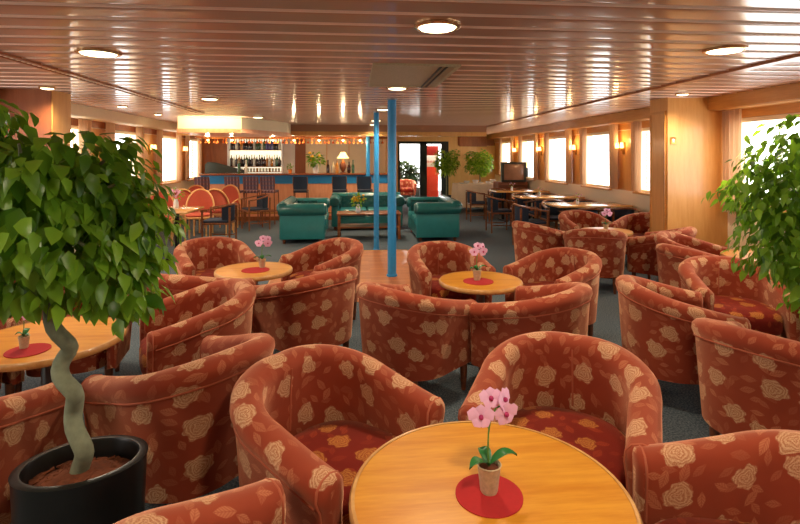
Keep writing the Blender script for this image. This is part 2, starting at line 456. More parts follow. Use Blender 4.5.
# bulkhead above the bar corner and orange beam
bk = struct('trim_10', MB().prism([(-3.35,10.2),(-2.15,10.2),(-1.45,11.7),(-1.45,12.3),(-3.35,12.3)], 2.14, HC+.02), M['cream'])
MB().prism([(-3.36,10.18),(-2.14,10.18),(-1.43,11.69),(-1.43,12.3),(-3.36,12.3)], 2.06, 2.14).build('lower_band', M['peach'], bk, False)
struct('trim_11', MB().box(-4.05,3.3,12.3,12.5,2.1,2.2), M['panel'])
struct('trim_12', MB().box(-4.05,3.3,12.32,12.5,2.2,HC+.02), M['ceiling'])
# doors at the back
dr = struct('door_1', MB().box(1.55,1.62,YB,YB+.1,0,2.12).box(2.30,2.54,YB,YB+.1,0,2.12).box(3.04,3.28,YB-.02,YB+.1,0,2.12).box(1.62,3.14,YB,YB+.1,2.03,2.12).box(1.62,3.14,YB,YB+.1,0,.12), M['dark_green'])
MB().quad((1.62,YB+.05,.12),(2.35,YB+.05,.12),(2.35,YB+.05,2.03),(1.62,YB+.05,2.03)).build('pane', M['glass'], dr, False)
MB().quad((2.47,YB+.05,.12),(3.14,YB+.05,.12),(3.14,YB+.05,2.03),(2.47,YB+.05,2.03)).build('pane', M['glass'], dr, False)
struct('floor_outside', MB().box(-2,8,YB+.2,24,-.1,-.01), M['deck'])
# ------------------------------------------------------------------ red cabinet beyond the glass door
t = thing('vending_cabinet', 'tall red cabinet with white lettered band behind the glass door', 'cabinet', (2.78,18.0,-.01))
MB().box(-.29,.29,-.02,.4,0,1.25,.01).build('lower_panel', M['red_panel'], t)
wbm = MB().box(-.29,.29,-.02,.4,1.25,1.66,.005).build('white_band', M['white'], t)
mk = MB()
for i in range(9): mk.box(-.24+i*.055,-.215+i*.055,-.026,-.02,1.40,1.47)
mk.build('lettering', M['red_panel'], wbm, False)
MB().box(-.29,.29,-.02,.4,1.66,2.0,.01).build('upper_panel', M['dark_red'], t)

t = thing('deck_shrub', 'dark shrub in a trough outside the glass door', 'plant', (2.0,20.0,-.01))
M['dark_leaf'] = mk_leaf('dark shrub leaf', (20,36,20), (44,62,34), .1)
# ------------------------------------------------------------------ curtains
def curtain(x, y0, y1, z0, z1, label):
    mb = MB(); n = 40; top = []; bot = []
    k = max(3, int((y1-y0)/.075)); sg = -1 if x > 0 else 1
    for i in range(n+1):
        u = i/n; yy = y0+(y1-y0)*u
        w = .022*math.sin(u*k*2*PI)+.008*math.sin(u*k*4.7+1)
        top.append((x+w*.6*sg, yy, z1)); bot.append((x+w*sg, y0+(y1-y0)*(.5+(u-.5)*.88), z0))
    mid = [((a[0]*.5+b[0]*.5), a[1]*.5+b[1]*.5, (z0+z1)/2) for a, b in zip(top, bot)]
    mb.rings([bot, mid, top], False, False, closed=False)
    tag(mb.build('window_curtain', M['curtain']), label, 'curtain', 'sheer curtains at the side windows')
names = ['beside the wood pillar','by the window just past the pillar','by the second window past the pillar','by the third window past the pillar','by the window beside the television','by the window in the far corner']
for i, (u, v) in enumerate(WR[:6]):
    zb = .88 if i == 0 else ZS+.02
    curtain(XR-.09, u-.42, u-.08, zb, 2.19, 'beige sheer curtain '+names[i]+', near edge of the pane')
    curtain(XR-.09, v-.24, v+.10, zb, 2.19, 'beige sheer curtain '+names[i]+', far edge of the pane')
for i, (u, v) in enumerate(WL[1:5]):
    nm = ['behind the big ficus crown','left of the rattan chairs','by the bar corner','at the bar end'][i]
    curtain(XL+.09, u-.42, u-.06, ZS+.02, 2.19, 'white sheer curtain on the left window wall '+nm+', near edge')
    curtain(XL+.09, v-.3, v+.12, ZS+.02, 2.19, 'white sheer curtain on the left window wall '+nm+', far edge')

# ------------------------------------------------------------------ wall sconces
def sconce0(x, y, z, label, grp):
    s = 1 if x < 0 else -1
    t = thing('wall_sconce', label, 'wall lamp', (x,y,z), 0, grp)
    MB().box(min(0,s*.02),max(0,s*.02),-.04,.04,-.14,.08,.006).build('back_plate', M['brass'], t)
    for q in (-1,1):
        MB().tube([(s*.02,0,-.06),(s*.07,q*.05,-.08),(s*.09,q*.08,-.03)], .008, 6).build('arm', M['brass'], t)
        MB().lathe([(.028,-.03),(.034,-.02),(.024,.07),(.02,.07)], 12, (s*.09,q*.08,0)).build('shade', M['sconce_glow'], t)
    return t
SR = [(XR, 8.8, 'on the pier just past the wood pillar'),(XR,10.78,'on the second pier past the pillar'),(XR,12.8,'on the third pier past the pillar'),(XR,14.8,'on the pier above the television')]
for x, y, w in SR:
    sconce0(x-.002, y, 1.78, 'brass twin shade wall sconce '+w, 'wall sconces between the windows')
for y, w in ((11.3,'on the left wall past the ficus crown'),(13.4,'on the left wall near the bar')):
    sconce0(XL+.002, y, 1.78, 'brass twin shade wall sconce '+w, 'wall sconces between the windows')
t = thing('light_switch', 'small white switch plate high on the wood pillar face', 'switch', (4.14,6.25,1.80))
MB().box(-.035,.035,-.012,0,-.045,.045,.004).build('plate', M['brass'], t)
MB().box(-.015,.015,-.018,-.012,-.025,.025,.003).build('rocker', M['white'], t)

# ------------------------------------------------------------------ ceiling lights
def light_proto(r):
    t = thing('ceiling_light', 'x', 'ceiling light', (0,0,HC))
    MB().lathe([(r*1.0,.02),(r*1.02,-.012),(r*.98,-.016),(r*.86,-.018),(r*.82,-.012),(r*.82,.0)], 32).build('rim', M['lightrim'], t)
    MB().lathe([(r*.83,-.012),(r*.75,-.022),(r*.45,-.028),(1e-6,-.030)], 28).build('diffuser', M['bulb'], t)
    return t
LS = [(.5,2.97,.135,'large round ceiling light above the orchid table'),(.5,5.65,.12,'round ceiling light beside the vent panel'),(.5,8.2,.12,'round ceiling light just past the near blue pole'),
      (.5,10.7,.12,'round ceiling light above the chesterfield sofas'),(.5,12.0,.11,'round ceiling light in front of the bar beam'),
      (-1.86,3.95,.15,'large round ceiling light above the left tub chairs'),(-1.86,6.9,.12,'round ceiling light between the left chairs and the bar'),(-1.8,10.0,.11,'round ceiling light before the cream bulkhead'),
      (2.66,3.42,.14,'large round ceiling light above the right tub chairs'),
      (-3.36,5.99,.08,'small downlight by the left pillar'),(-3.46,8.07,.08,'small downlight along the left windows'),(-3.46,9.5,.07,'small downlight at the far end of the left windows'),(4.0,5.85,.08,'small downlight by the wood pillar')]
for x, y, r, lb in LS:
    t = light_proto(r); t.location = (x,y,HC); t['label'] = lb; t['group'] = 'recessed ceiling lights'
    L = bpy.data.lights.new('lamp', 'SPOT'); L.energy = 85*(r/.12)**1.2; L.color = (1,.84,.63); L.spot_size = math.radians(150); L.spot_blend = .8; L.shadow_soft_size = r*.8
    o = bpy.data.objects.new('lamp', L); C.objects.link(o); o.location = (x,y,HC-.07)
for x, y in ((.5,.4),(-1.98,.6),(2.87,.8),(.5,-2.2)):  # unseen lamps without fixtures, added out of view for illumination
    L = bpy.data.lights.new('lamp', 'SPOT'); L.energy = 95; L.color = (1,.84,.63); L.spot_size = math.radians(150); L.spot_blend = .8; L.shadow_soft_size = .12
    o = bpy.data.objects.new('lamp', L); C.objects.link(o); o.location = (x,y,HC-.07)
t = thing('ceiling_vent', 'square perforated grey vent panel set in the ceiling', 'vent', (.54,4.85,HC))
MB().box(-.34,.34,-.62,.62,-.012,.02).build('panel', M['vent'], t, False)
MB().box(-.37,-.34,-.65,.65,-.018,.02).box(.34,.37,-.65,.65,-.018,.02).box(-.34,.34,.62,.65,-.018,.02).box(-.34,.34,-.65,-.62,-.018,.02).build('frame', M['vent'], t, False)
MB().box(.2,.215,-.62,.62,-.022,-.012).box(.25,.265,-.62,.62,-.022,-.012).build('rail', M['steel_dark'], t, False)

# ------------------------------------------------------------------ blue poles
def pole(x, y, top, r, label):
    t = thing('support_pole', label, 'pole', (x,y,0), 0, 'blue support poles')
    z0 = .006 if 5.6 < y < 8.6 else 0
    MB().lathe([(r,z0+.02),(r,top)], 24).build('shaft', M['blue'], t)
    MB().lathe([(r*1.25,z0),(r*1.25,z0+.02),(r*1.0,z0+.025)], 24).build('base_collar', M['blue'], t)
    MB().lathe([(r*1.0,top-.02),(r*1.3,top-.012),(r*1.3,top)], 24).build('top_collar', M['steel'], t)
pole(.53,6.78,HC,.058,'thick bright blue pole on the dance floor, nearest of the three')
pole(.415,8.72,HC,.045,'thinner bright blue pole between dance floor and coffee table')
pole(.40,12.80,2.19,.05,'blue pole behind the green sofas by the bar')

# ------------------------------------------------------------------ tub chair
def tub_path(n=46):
    a, yf, yc, b = .30, -.27, 0.0, .285
    pts = []
    L1 = yc-yf; L2 = PI*(a+b)/2; tot = 2*L1+L2
    for i in range(n+1):
        s = tot*i/n
        if s < L1: pts.append((-a-.0, yf+s, (-1,0)))
        elif s > L1+L2: pts.append((a, yc-(s-L1-L2), (1,0)))
        else:
            th = PI - (s-L1)/L2*PI
            x, yy = a*math.cos(th), b*math.sin(th)
            nx, ny = math.cos(th)/a, math.sin(th)/b; q = math.hypot(nx,ny)
            # squarer back
            pts.append((x*(1+.07*abs(math.sin(2*th))), yc+yy*(1+.07*abs(math.sin(2*th))), (nx/q, ny/q)))
    return pts, tot
def rim_h(y):
    t = max(0, min(1, (y+.27)/.56)); return .615+.145*(t**1.15)
def make_tub(label):
    t = thing('tub_chair', label, 'armchair', (0,0,0), 0, 'rose patterned tub chairs')
    pts, tot = tub_path(); n = len(pts)-1
    def prof(H):
        return [(.012,.20),(.028,.40),(.044,H-.10),(.052,H-.085),(.062,H-.06),(.058,H-.028),(.036,H-.006),(0,H+.002),(-.034,H-.008),(-.054,H-.032),(-.058,H-.07),(-.050,H-.13),(-.046,.40),(-.046,.20)]
    mb = MB(); grid = []; vv = None
    def section(p, sh, fwd):
        x, y, (nx, ny) = p; H = rim_h(y); pr = prof(H)
        cz = H*.5+.1
        return [(x+nx*o*sh, y+ny*o*sh-fwd, cz+(z-cz)*(1-(1-sh)*.10)) for o, z in pr], pr
    secs = []
    for k, (sh, fw) in enumerate(((.35,.042),(.75,.034),(.95,.018))): secs.append((section(pts[0], sh, fw), -.05+k*.017))
    for i, p in enumerate(pts): secs.append((section(p, 1, 0), tot*i/n))
    for k, (sh, fw) in enumerate(((.95,.018),(.75,.034),(.35,.042))): secs.append((section(pts[-1], sh, fw), tot+.017*(k+1)))
    m = len(secs[0][0][0])
    vs = [q for s in secs for q in s[0][0]]; fs = []; uvs = []
    cum = [0]
    pr0 = prof(.76)
    for j in range(1, m): cum.append(cum[-1]+math.hypot(pr0[j][0]-pr0[j-1][0], pr0[j][1]-pr0[j-1][1]))
    def cumfor(s):
        pr = s[0][1]; c = [0]
        # anchor at the rim top so that the pattern stays undistorted there
        for j in range(1, m): c.append(c[-1]+math.hypot(pr[j][0]-pr[j-1][0], pr[j][1]-pr[j-1][1]))
        o = c[7]; return [q-o for q in c]
    cs = [cumfor(s) for s in secs]
    for i in range(len(secs)-1):
        for j in range(m-1):
            fs.append((i*m+j, (i+1)*m+j, (i+1)*m+j+1, i*m+j+1))
            u0, u1 = secs[i][1], secs[i+1][1]
            uvs.append([(u0,cs[i][j]),(u1,cs[i+1][j]),(u1,cs[i+1][j+1]),(u0,cs[i][j+1])])
    for i, rev in ((0,False),(len(secs)-1,True)):
        f = [i*m+j for j in range(m)]; 
        c = [(secs[i][0][0][j][0], secs[i][0][0][j][2]) for j in range(m)]
        if rev: f = f[::-1]; c = c[::-1]
        fs.append(f); uvs.append(c)
    mb.add(vs, fs, uvs); mb.build('barrel_back', M['rose'], t, True, 60)
    # piping
    pp = MB()
    seam = [(p[0]+p[2][0]*.049, p[1]+p[2][1]*.049, rim_h(p[1])-.095) for p in pts]
    pp.tube(seam, .0045, 5)
    cb = pts[n//2]
    pp.tube([(0, cb[1]-.058, .76-.05),(0, cb[1]-.052,.76-.13),(0,cb[1]-.048,.45)], .0045, 5)
    for p in (pts[0], pts[-1]):
        q = [(p[0]+p[2][0]*o*.97, p[1]-.016, z*.995) for o, z in prof(rim_h(p[1]))]
        pp.tube(q[1:-1], .0045, 5)
    pp.build('piping', M['piping'], t)
    # seat cushion
    def outline(k):
        out = []
        for i in range(40):
            a = 2*PI*i/40; c, s = math.cos(a), math.sin(a)
            e = .55 if s < 0 else .8
            x = .258*math.copysign(abs(c)**e, c); y = (.30 if s < 0 else .25)*math.copysign(abs(s)**e, s)
            out.append((x*k, -.03+y*k))
        return out
    mb = MB(); rg = [(.96,.30),(1,.325),(1,.40),(.975,.432),(.90,.450),(.6,.462),(.2,.468)]
    vs = []; fs = []; uvs = []
    for k, z in rg: vs += [(x,y,z) for x,y in outline(k)]
    for i in range(len(rg)-1):
        for j in range(40):
            q = (j+1)%40; f = (i*40+j, i*40+q, (i+1)*40+q, (i+1)*40+j); fs.append(f)
            uvs.append([(vs[g][0]*(1+ (.45-vs[g][2])*1.2), vs[g][1]-(.45-vs[g][2])*(1 if i < 3 else 0)) for g in f])
    f = [6*40+j for j in range(40)]; fs.append(f); uvs.append([(vs[g][0],vs[g][1]) for g in f])
    mb.add(vs, fs, uvs); mb.build('seat_cushion', M['rose_seat'], t, True, 60)
    mb = MB(); vs = []; fs = []; uvs = []
    for k, z in ((.95,.20),(.97,.30)): vs += [(x,y+.005,z) for x,y in outline(k)]
    for j in range(40):
        q = (j+1)%40; f = (j,q,40+q,40+j); fs.append(f); uvs.append([(g%40*.05, vs[g][2]) for g in f])
    fs.append(list(range(39,-1,-1))); uvs.append([(vs[g][0],vs[g][1]) for g in fs[-1]])
    mb.add(vs, fs, uvs); mb.build('seat_base', M['rose'], t, True, 60)
    for x, y in ((-.26,-.25),(.26,-.25),(-.2,.2),(.2,.2)):
        MB().lathe([(.016,0),(.024,.12),(.028,.21)], 10, (x,y,0)).build('leg', M['leg'], t)
    return t
TUB = [None]
def tub(x, y, face, label):     # face: the direction the seat opens to, degrees from +X
    rz = math.radians(face+90)
    if TUB[0] is None:
        TUB[0] = make_tub(label); TUB[0].location = (x,y,0); TUB[0].rotation_euler = (0,0,rz); return TUB[0]
    return dup(TUB[0], (x,y,0), rz, label)

def round_table(x, y, R, label, h=.60):
    t = thing('round_table', label, 'table', (x,y,0), 0, 'round lounge tables')
    MB().lathe([(1e-6,h-.03),(R-.02,h-.03),(R-.012,h-.028),(R-.012,h-.001),(1e-6,h)], 64).build('tabletop', M['table'], t, True, 50)
    MB().lathe([(R-.0119,h-.032),(R-.002,h-.034),(R+.004,h-.026),(R+.004,h-.008),(R-.002,h),(R-.0119,h+.0003)], 64, cap=False).build('edge_band', M['table_edge'], t)
    MB().lathe([(.035,.03),(.035,h-.05),(.09,h-.03)], 20).build('column', M['steel'], t)
    MB().lathe([(.24,0),(.24,.012),(.20,.025),(.04,.045)], 32).build('base', M['steel_dark'], t)
    return t
def mat_(x, y, z, R, label):
    tag(MB().lathe([(1e-6,0),(R,0),(R,.003),(1e-6,.003)], 40).build('felt_mat', M['felt']), label, 'mat', 'red felt mats').location = (x,y,z)
ORC = [None]
def flower_petal(mb, c, d, up, s):
    d = Vector(d).normalized(); up = Vector(up).normalized(); side = d.cross(up).normalized()
    c = Vector(c)
    pts = [c, c+(side*.45+up*.35)*s, c+(side*.5+up*.8)*s+d*.1*s, c+up*1.1*s+d*.05*s, c+(-side*.5+up*.8)*s+d*.1*s, c+(-side*.45+up*.35)*s]
    mid = c+up*.6*s+d*.16*s
    mb.add(pts+[mid], [(0,1,6),(1,2,6),(2,3,6),(3,4,6),(4,5,6),(5,0,6)])
def orchid(x, y, z, rz, label, scale=1.0):
    if ORC[0] is not None:
        o = dup(ORC[0], (x,y,z), rz, label); o.scale = (scale,)*3; return o
    t = thing('potted_orchid', label, 'plant', (x,y,z), rz, 'potted orchids on the lounge tables'); ORC[0] = t
    MB().lathe([(.024,0),(.026,.005),(.034,.075),(.037,.08),(.034,.082),(.031,.078),(.030,.066)], 20).build('pot', M['pot_clay'], t)
    MB().lathe([(.0305,.068),(.015,.074),(1e-6,.075)], 14).build('soil', M['soil'], t)
    stem = [(0,0,.07),(-.004,0,.12),(-.002,.0,.17),(.006,0,.215),(.022,-.004,.245),(.045,-.006,.25)]
    sm = MB().tube(stem, .0028, 6).tube([(-.001,0,.185),(-.02,0,.215),(-.028,0,.228)], .002, 6).tube([(.006,0,.215),(.0,.01,.25),(.004,.012,.27)], .002, 6)
    sm.build('stem', M['stem'], t)
    for ang, ln, rise in ((200,.085,.03),(-15,.085,.035),(95,.05,.03)):
        a = math.radians(ang); mb = MB(); rows = []
        for i in range(9):
            u = i/8; w = .022*math.sin(PI*min(1,u*.93+.07))**.8*(1-.2*u)
            r = u*ln; zz = .078+rise*math.sin(u*2.4)
            cx, cy = r*math.cos(a), r*math.sin(a); sx, sy = -math.sin(a), math.cos(a)
            rows.append([(cx+sx*w, cy+sy*w, zz+.004),(cx,cy,zz-.003),(cx-sx*w,cy-sy*w,zz+.004)])
        mb.rings(rows, False, False, closed=False); mb.build('leaf', M['orchid_leaf'], t)
    for c, d, s in (((-.03,-.006,.228),(-.4,-1,.1),.034),((.05,-.01,.225),(.1,-1,-.1),.036),((.008,.004,.272),(-.2,-1,.3),.030),((.05,.0,.262),(.6,-.8,.2),.034)):
        d = Vector(d).normalized(); u0 = Vector((0,0,1)); u0 = (u0-d*u0.dot(d)).normalized(); sd = d.cross(u0)
        mb = MB()
        for k in range(5):
            a = 2*PI*k/5; flower_petal(mb, c, d, u0*math.cos(a)+sd*math.sin(a), s*1.15*(1.0 if k in (1,4) else .82))
        b = mb.build('bloom', M['petal'], t)
        MB().ball(Vector(c)+d*.006, .0075, 8, 5).build('throat', M['petal_core'], b)
    t.scale = (scale,)*3
    return t

# ---- near table with its four chairs
NT_ = (.405,1.475)
round_table(NT_[0],NT_[1],.41,'large round amber table in front with the tall orchid on a red mat')
px = G(489,494,.603); mat_(px[0],px[1],.6,.098,'round red felt mat under the orchid on the nearest table')
px = G(489,490,.606); orchid(px[0],px[1],.603,.25,'pink orchid in speckled pot on the nearest table',1.0)
tub(-.08,2.00,-42,'rose tub chair behind the nearest table, left one, seat open to us')
tub(.88,2.05,-122,'rose tub chair behind the nearest table, right one with arm before the table edge')
tub(-.25,1.15,42,'rose tub chair cut by the bottom edge, left of the nearest table')
tub(1.165,1.26,165,'rose tub chair cut by the bottom right corner of the picture')
# ---- left table
round_table(-1.66,2.97,.38,'round amber table beside the big potted ficus trunk')
px = G(28,350,.603); mat_(px[0],px[1],.6,.10,'round red felt mat on the table beside the ficus trunk')
px = G(24,347,.606); orchid(px[0],px[1],.603,2.0,'low orchid in speckled pot on the table beside the ficus',.75)
tub(-.74,2.45,141,'rose tub chair right behind the black planter, seen from its side')
tub(-1.60,2.13,82,'rose tub chair on the far left edge, behind the black planter')
tub(-.98,3.36,205,'rose tub chair behind the amber ficus table, seat open to the table')
tub(-1.90,3.74,-80,'rose tub chair behind the ficus leaves, far side of the ficus table')
tub(-2.42,3.2,-25,'rose tub chair mostly hidden by the ficus crown at the left edge')
# ---- left middle table
round_table(-.86,4.60,.33,'small round table between the left middle tub chairs, red mat on it')
mat_(-.84,4.56,.6,.12,'red felt mat on the small left middle table')
orchid(-.80,4.66,.603,.2,'pink orchid on the left middle table',.95)
tub(-1.2,4.02,72,'rose tub chair with only its rim seen behind the chair at the ficus table')
tub(-1.36,5.2,-60,'rose tub chair at the far left of the left middle table')
tub(-.33,3.98,135,'rose tub chair turned away, right front of the left middle table')
tub(-.26,5.05,217,'rose tub chair at the far right of the left middle table, before the dance floor')
# ---- centre table
round_table(1.03,4.03,.33,'small round table in the middle group, red mat and orchid on it')
mat_(1.0,3.98,.6,.12,'red felt mat on the middle group table')
orchid(1.0,4.02,.603,.3,'pink orchid on the middle group table',1.0)
tub(.40,3.46,42,'rose tub chair turned away in the centre, left front of the middle table')
tub(1.23,3.34,132,'rose tub chair turned away, right front of the middle table')
tub(.88,4.70,-80,'rose tub chair behind the middle table, left one, open to us')
tub(1.78,4.32,205,'rose tub chair behind the middle table, right one with wide curved rim')
# ---- far right table
round_table(3.42,6.6,.33,'small round table in the far right tub chair group near the pillar')
orchid(3.39,6.55,.603,.1,'pink orchid on the far right group table',1.0)
tub(2.46,6.48,20,'rose tub chair at the left of the far right group, seen from the side')
tub(2.92,5.92,70,'rose tub chair turned squarely away in front of the far right table')
tub(3.48,7.38,-85,'rose tub chair at the back of the far right group, facing us')
tub(4.2,7.06,210,'rose tub chair just in front of the wood pillar')
tub(3.77,5.88,130,'rose tub chair turned away, right front of the far right table')
# ---- right middle tables
round_table(4.1,4.75,.36,'round table under the right window, partly behind ficus leaves')
tub(3.62,5.15,-45,'rose tub chair left of the window table, its seat side showing')
tub(3.30,4.58,12,'rose tub chair in front of the window table, turned away')
round_table(3.5,3.2,.36,'round table glaring with window light behind the right ficus')
tub(2.97,3.74,-105,'rose tub chair open to us just left of the right ficus')
tub(2.15,3.24,-12,'rose tub chair seen from the side, left of the right hand ficus')
tub(2.16,2.42,28,'rose tub chair turned away at the right edge, below the ficus')
# ---- a chair outside beyond the glass door
tub(2.0,18.75,-90,'red patterned chair outside, seen through the glass door')

# ------------------------------------------------------------------ ficus plants
def leaves(n, cx, cz, rx, rz_, ln, seed, droop=.6, shell=.55, flat=1.0, gaps=None):
    r = random.Random(seed); mb = MB()
    for _ in range(n):
        while True:
            p = Vector((r.uniform(-1,1), r.uniform(-1,1), r.uniform(-1,1)))
            l = p.length
            if .05 < l < 1 and r.random() < (l**1.2)*shell+(1-shell): break
        # clumped outline
        k = 1+.16*math.sin(p.x*7+seed)+.14*math.sin(p.z*8+seed*2)+.12*math.sin(p.y*9+seed)
        c = Vector((p.x*rx*k, p.y*rx*flat*k, cz+p.z*rz_*k)); c.x += cx
        out = Vector((p.x,p.y,p.z*.4)); 
        if out.length < .01: out = Vector((1,0,0))
        out.normalize()
        d = (out*r.uniform(.2,1)+Vector((r.uniform(-.5,.5),r.uniform(-.5,.5),-droop*r.uniform(.5,1.9)))).normalized()
        nrm = (out*.8+Vector((r.uniform(-.6,.6),r.uniform(-.6,.6),.7)))
        nrm = (nrm-d*nrm.dot(d)).normalized(); sd = d.cross(nrm)
        s = ln*r.uniform(.6,1.15); w = s*.285
        bend = r.uniform(.0,.18)*s
        A = c; B = c+d*s*.3-nrm*0; D = c+d*s*.64-nrm*bend*.5; T = c+d*s*1.0-nrm*bend*1.6
        f = .22*w
        pts = [A, B+sd*w*1.0+nrm*f, B, B-sd*w*1.0+nrm*f, D+sd*w*.72+nrm*f*.8, D, D-sd*w*.72+nrm*f*.8, T]
        mb.add(pts, [(0,1,2),(0,2,3),(1,4,5,2),(2,5,6,3),(4,7,5),(5,7,6)])
    return mb
def branches(base, tips, r0, r1, bend=.05, seed=1):
    mb = MB(); r = random.Random(seed)
    for tp in tips:
        b, e = Vector(base), Vector(tp); m1 = b.lerp(e,.5)+Vector((r.uniform(-bend,bend),r.uniform(-bend,bend),bend))
        mb.tube([b,m1,e], [r0,(r0+r1)/2,r1], 6)
    return mb
def sph_tips(n, c, rx, rz_, seed):
    r = random.Random(seed); out = []
    for i in range(n):
        a = 2*PI*i/n*2.4; e = r.uniform(-.3,1)
        out.append((c[0]+rx*math.cos(a)*math.cos(e)*.85, c[1]+rx*math.sin(a)*math.cos(e)*.85, c[2]+rz_*math.sin(e)*.85))
    return out
# big left ficus
PH = .56; bx, by = G(82,460,PH)
t = thing('potted_ficus', 'large ficus with twisted grey trunk in a round black planter, at left', 'plant', (bx,by,0))
def oval(mb): return mb.xf(Matrix.Rotation(.28,4,'Z') @ Matrix.Diagonal((.93,.71,1,1)))
oval(MB().lathe([(.185,0),(.19,.01),(.214,PH-.02),(.218,PH-.003),(.211,PH),(.188,PH),(.182,PH-.01),(.178,PH-.10)], 56)).build('planter', M['black_pot'], t)
oval(MB().lathe([(.182,PH-.07),(.13,PH-.055),(.08,PH-.045),(1e-6,PH-.04)], 24)).build('bark_mulch', M['soil'], t)
ch = MB(); r = random.Random(5)
for _ in range(150):
    a, q = r.uniform(0,6.28), .165*math.sqrt(r.random()); e = MB().box(-.014,.014,-.007,.007,-.003,.003)
    e.xf(Matrix.Translation((q*math.cos(a), q*math.sin(a)*.68, PH-.043-.1*q)) @ Matrix.Rotation(r.uniform(0,6),4,'Z') @ Matrix.Rotation(r.uniform(-.6,.6),4,'X')); ch.merge(e)
o = ch.build('bark_chips', M['soil'], t, False); o['kind'] = 'stuff'
dd = 510*(EYE-PH)/303
def tr(px, py):   # trunk node in the plane of the planter axis, local frame
    rr = (px-82)/510*dd; z = EYE-(py-157)/510*dd
    return (rr*math.cos(TH), -rr*math.sin(TH)+.02*math.sin(py*.11), z)
tp = [tr(76,478),tr(79,466),tr(87,452),tr(85,441),tr(73,428),tr(70,414),tr(75,401),tr(78,389),tr(66,380),tr(58,370),tr(61,359),tr(70,349),tr(66,339),tr(56,327),tr(50,312),tr(49,295),tr(50,250)]
# smooth
sm = []
for i in range(len(tp)-1):
    a, b = Vector(tp[i]), Vector(tp[i+1]); sm += [a, a.lerp(b,.5)]
sm.append(Vector(tp[-1]))
for _ in range(1): sm = [sm[0]]+[(sm[i-1]+sm[i]*2+sm[i+1])/4 for i in range(1,len(sm)-1)]+[sm[-1]]
MB().tube(sm, [.030-.006*i/len(sm) for i in range(len(sm))], 12).build('trunk', M['trunk'], t)
top = sm[-1]; cc = (tr(42,214)[0], tr(42,214)[1], 1.40)
branches(top, sph_tips(16, cc, .38, .38, 3), .016, .004, .05).build('branches', M['trunk'], t)
lv = leaves(1700, cc[0], cc[2], .36, .28, .08, 11, .7, .45)
for (ox, oz, rr, nn, sd) in ((-.22,.26,.16,260,21),(.20,.10,.14,200,22),(.30,-.02,.14,210,23),(-.06,.14,.14,120,24),(.25,-.20,.15,230,25),(-.28,-.08,.22,240,26),(-.10,-.20,.15,130,27)):
    lv.merge(leaves(nn, cc[0]+ox, cc[2]+oz, rr, rr, .08, sd, .7, .4))
lv.build('foliage', M['leaf'], t, True)
# right ficus, reaching in from the right edge
t = thing('potted_ficus', 'leafy ficus reaching in from the right edge before the window', 'plant', (2.86,2.74,0))
MB().lathe([(.16,0),(.165,.01),(.19,.33),(.194,.35),(.17,.35),(.165,.30)], 36).build('planter', M['black_pot'], t)
MB().lathe([(.166,.31),(.1,.32),(1e-6,.325)], 20).build('bark_mulch', M['soil'], t)
MB().tube([(0,0,.31),(.03,.02,.5),(-.03,0,.7),(.03,-.02,.9),(0,0,1.1),(-.04,0,1.25)], [.026,.025,.024,.022,.02,.018], 10).build('trunk', M['trunk'], t)
branches((-.04,0,1.2), sph_tips(14, (-.08,0,1.35), .42, .38, 8), .014, .003, .04).build('branches', M['trunk'], t)
lv = leaves(2100, -.12, 1.30, .52, .46, .082, 41, .8, .35)
for (ox, oz, rr, nn, sd) in ((-.40,.12,.20,170,51),(-.15,.34,.2,130,52),(-.34,-.2,.2,170,53),(-.12,-.42,.2,170,54),(-.02,-.62,.12,60,55)):
    lv.merge(leaves(nn, -.06+ox, 1.33+oz, rr, rr, .072, sd, .8, .3))
lv.build('foliage', M['leaf'], t, True)
t = [o for o in C.objects if o.name.startswith('deck_shrub')][0]
MB().box(-.9,.9,-.2,.2,0,.4,.02).build('trough', M['dark_green'], t)
leaves(2600,0,.85,.8,.5,.17,77,.1,.2,.4).build('foliage', M['dark_leaf'], t)
# two ball-shaped plants by the far door
def ball_tree(x, y, R, zc, label, seed):
    t = thing('ball_ficus', label, 'plant', (x,y,0), 0, 'round topped ficus plants by the back door')
    MB().lathe([(.14,0),(.15,.01),(.19,.34),(.2,.36),(.18,.36),(.17,.3)], 24).build('planter', M['black_pot'], t)
    MB().lathe([(.172,.31),(1e-6,.325)], 16).build('soil', M['soil'], t)
    MB().tube([(0,0,.31),(.01,0,.7),(0,.01,zc)], [.022,.02,.016], 8).build('trunk', M['trunk'], t)
    leaves(1500, 0, zc, R, R*.92, .095, seed, .3, .5).build('foliage', M['leaf_bright'], t)
ball_tree(3.02,16.2,.42,1.42,'smaller round ficus right of the dark door frame',61)
ball_tree(3.98,15.65,.44,1.42,'larger round ficus behind the buffet table',62)

# ------------------------------------------------------------------ chesterfield sofas
def cyl_x(mb, x0, x1, y, z, r, n=20, sy=1.0):
    mb.rings([[(xx, y+r*sy*q*math.cos(2*PI*j/n), z+r*q*math.sin(2*PI*j/n)) for j in range(n)] for xx, q in ((x0,.82),(x0+.02,.97),(x0+.05,1),(x1-.05,1),(x1-.02,.97),(x1,.82))])
    return mb
def tufts(x0, x1, z0, z1, y, nx, nz):
    mb = MB(); bt = []; nxs, nzs = nx*6, nz*6; rows = []
    for j in range(nzs+1):
        row = []
        for i in range(nxs+1):
            u, v = i/nxs, j/nzs
            a, b = (u*nx+v*nz)*PI, (u*nx-v*nz)*PI
            d = .018*(abs(math.sin(a))**.5*abs(math.sin(b))**.5)
            row.append((x0+(x1-x0)*u, y-d, z0+(z1-z0)*v))
        rows.append(row)
    mb.rings(rows, False, False, closed=False)
    for i in range(nx*2+1):
        for j in range(nz*2+1):
            if (i+j) % 2 == 0: bt.append((x0+(x1-x0)*i/(2*nx), y-.004, z0+(z1-z0)*j/(2*nz)))
    return mb, bt
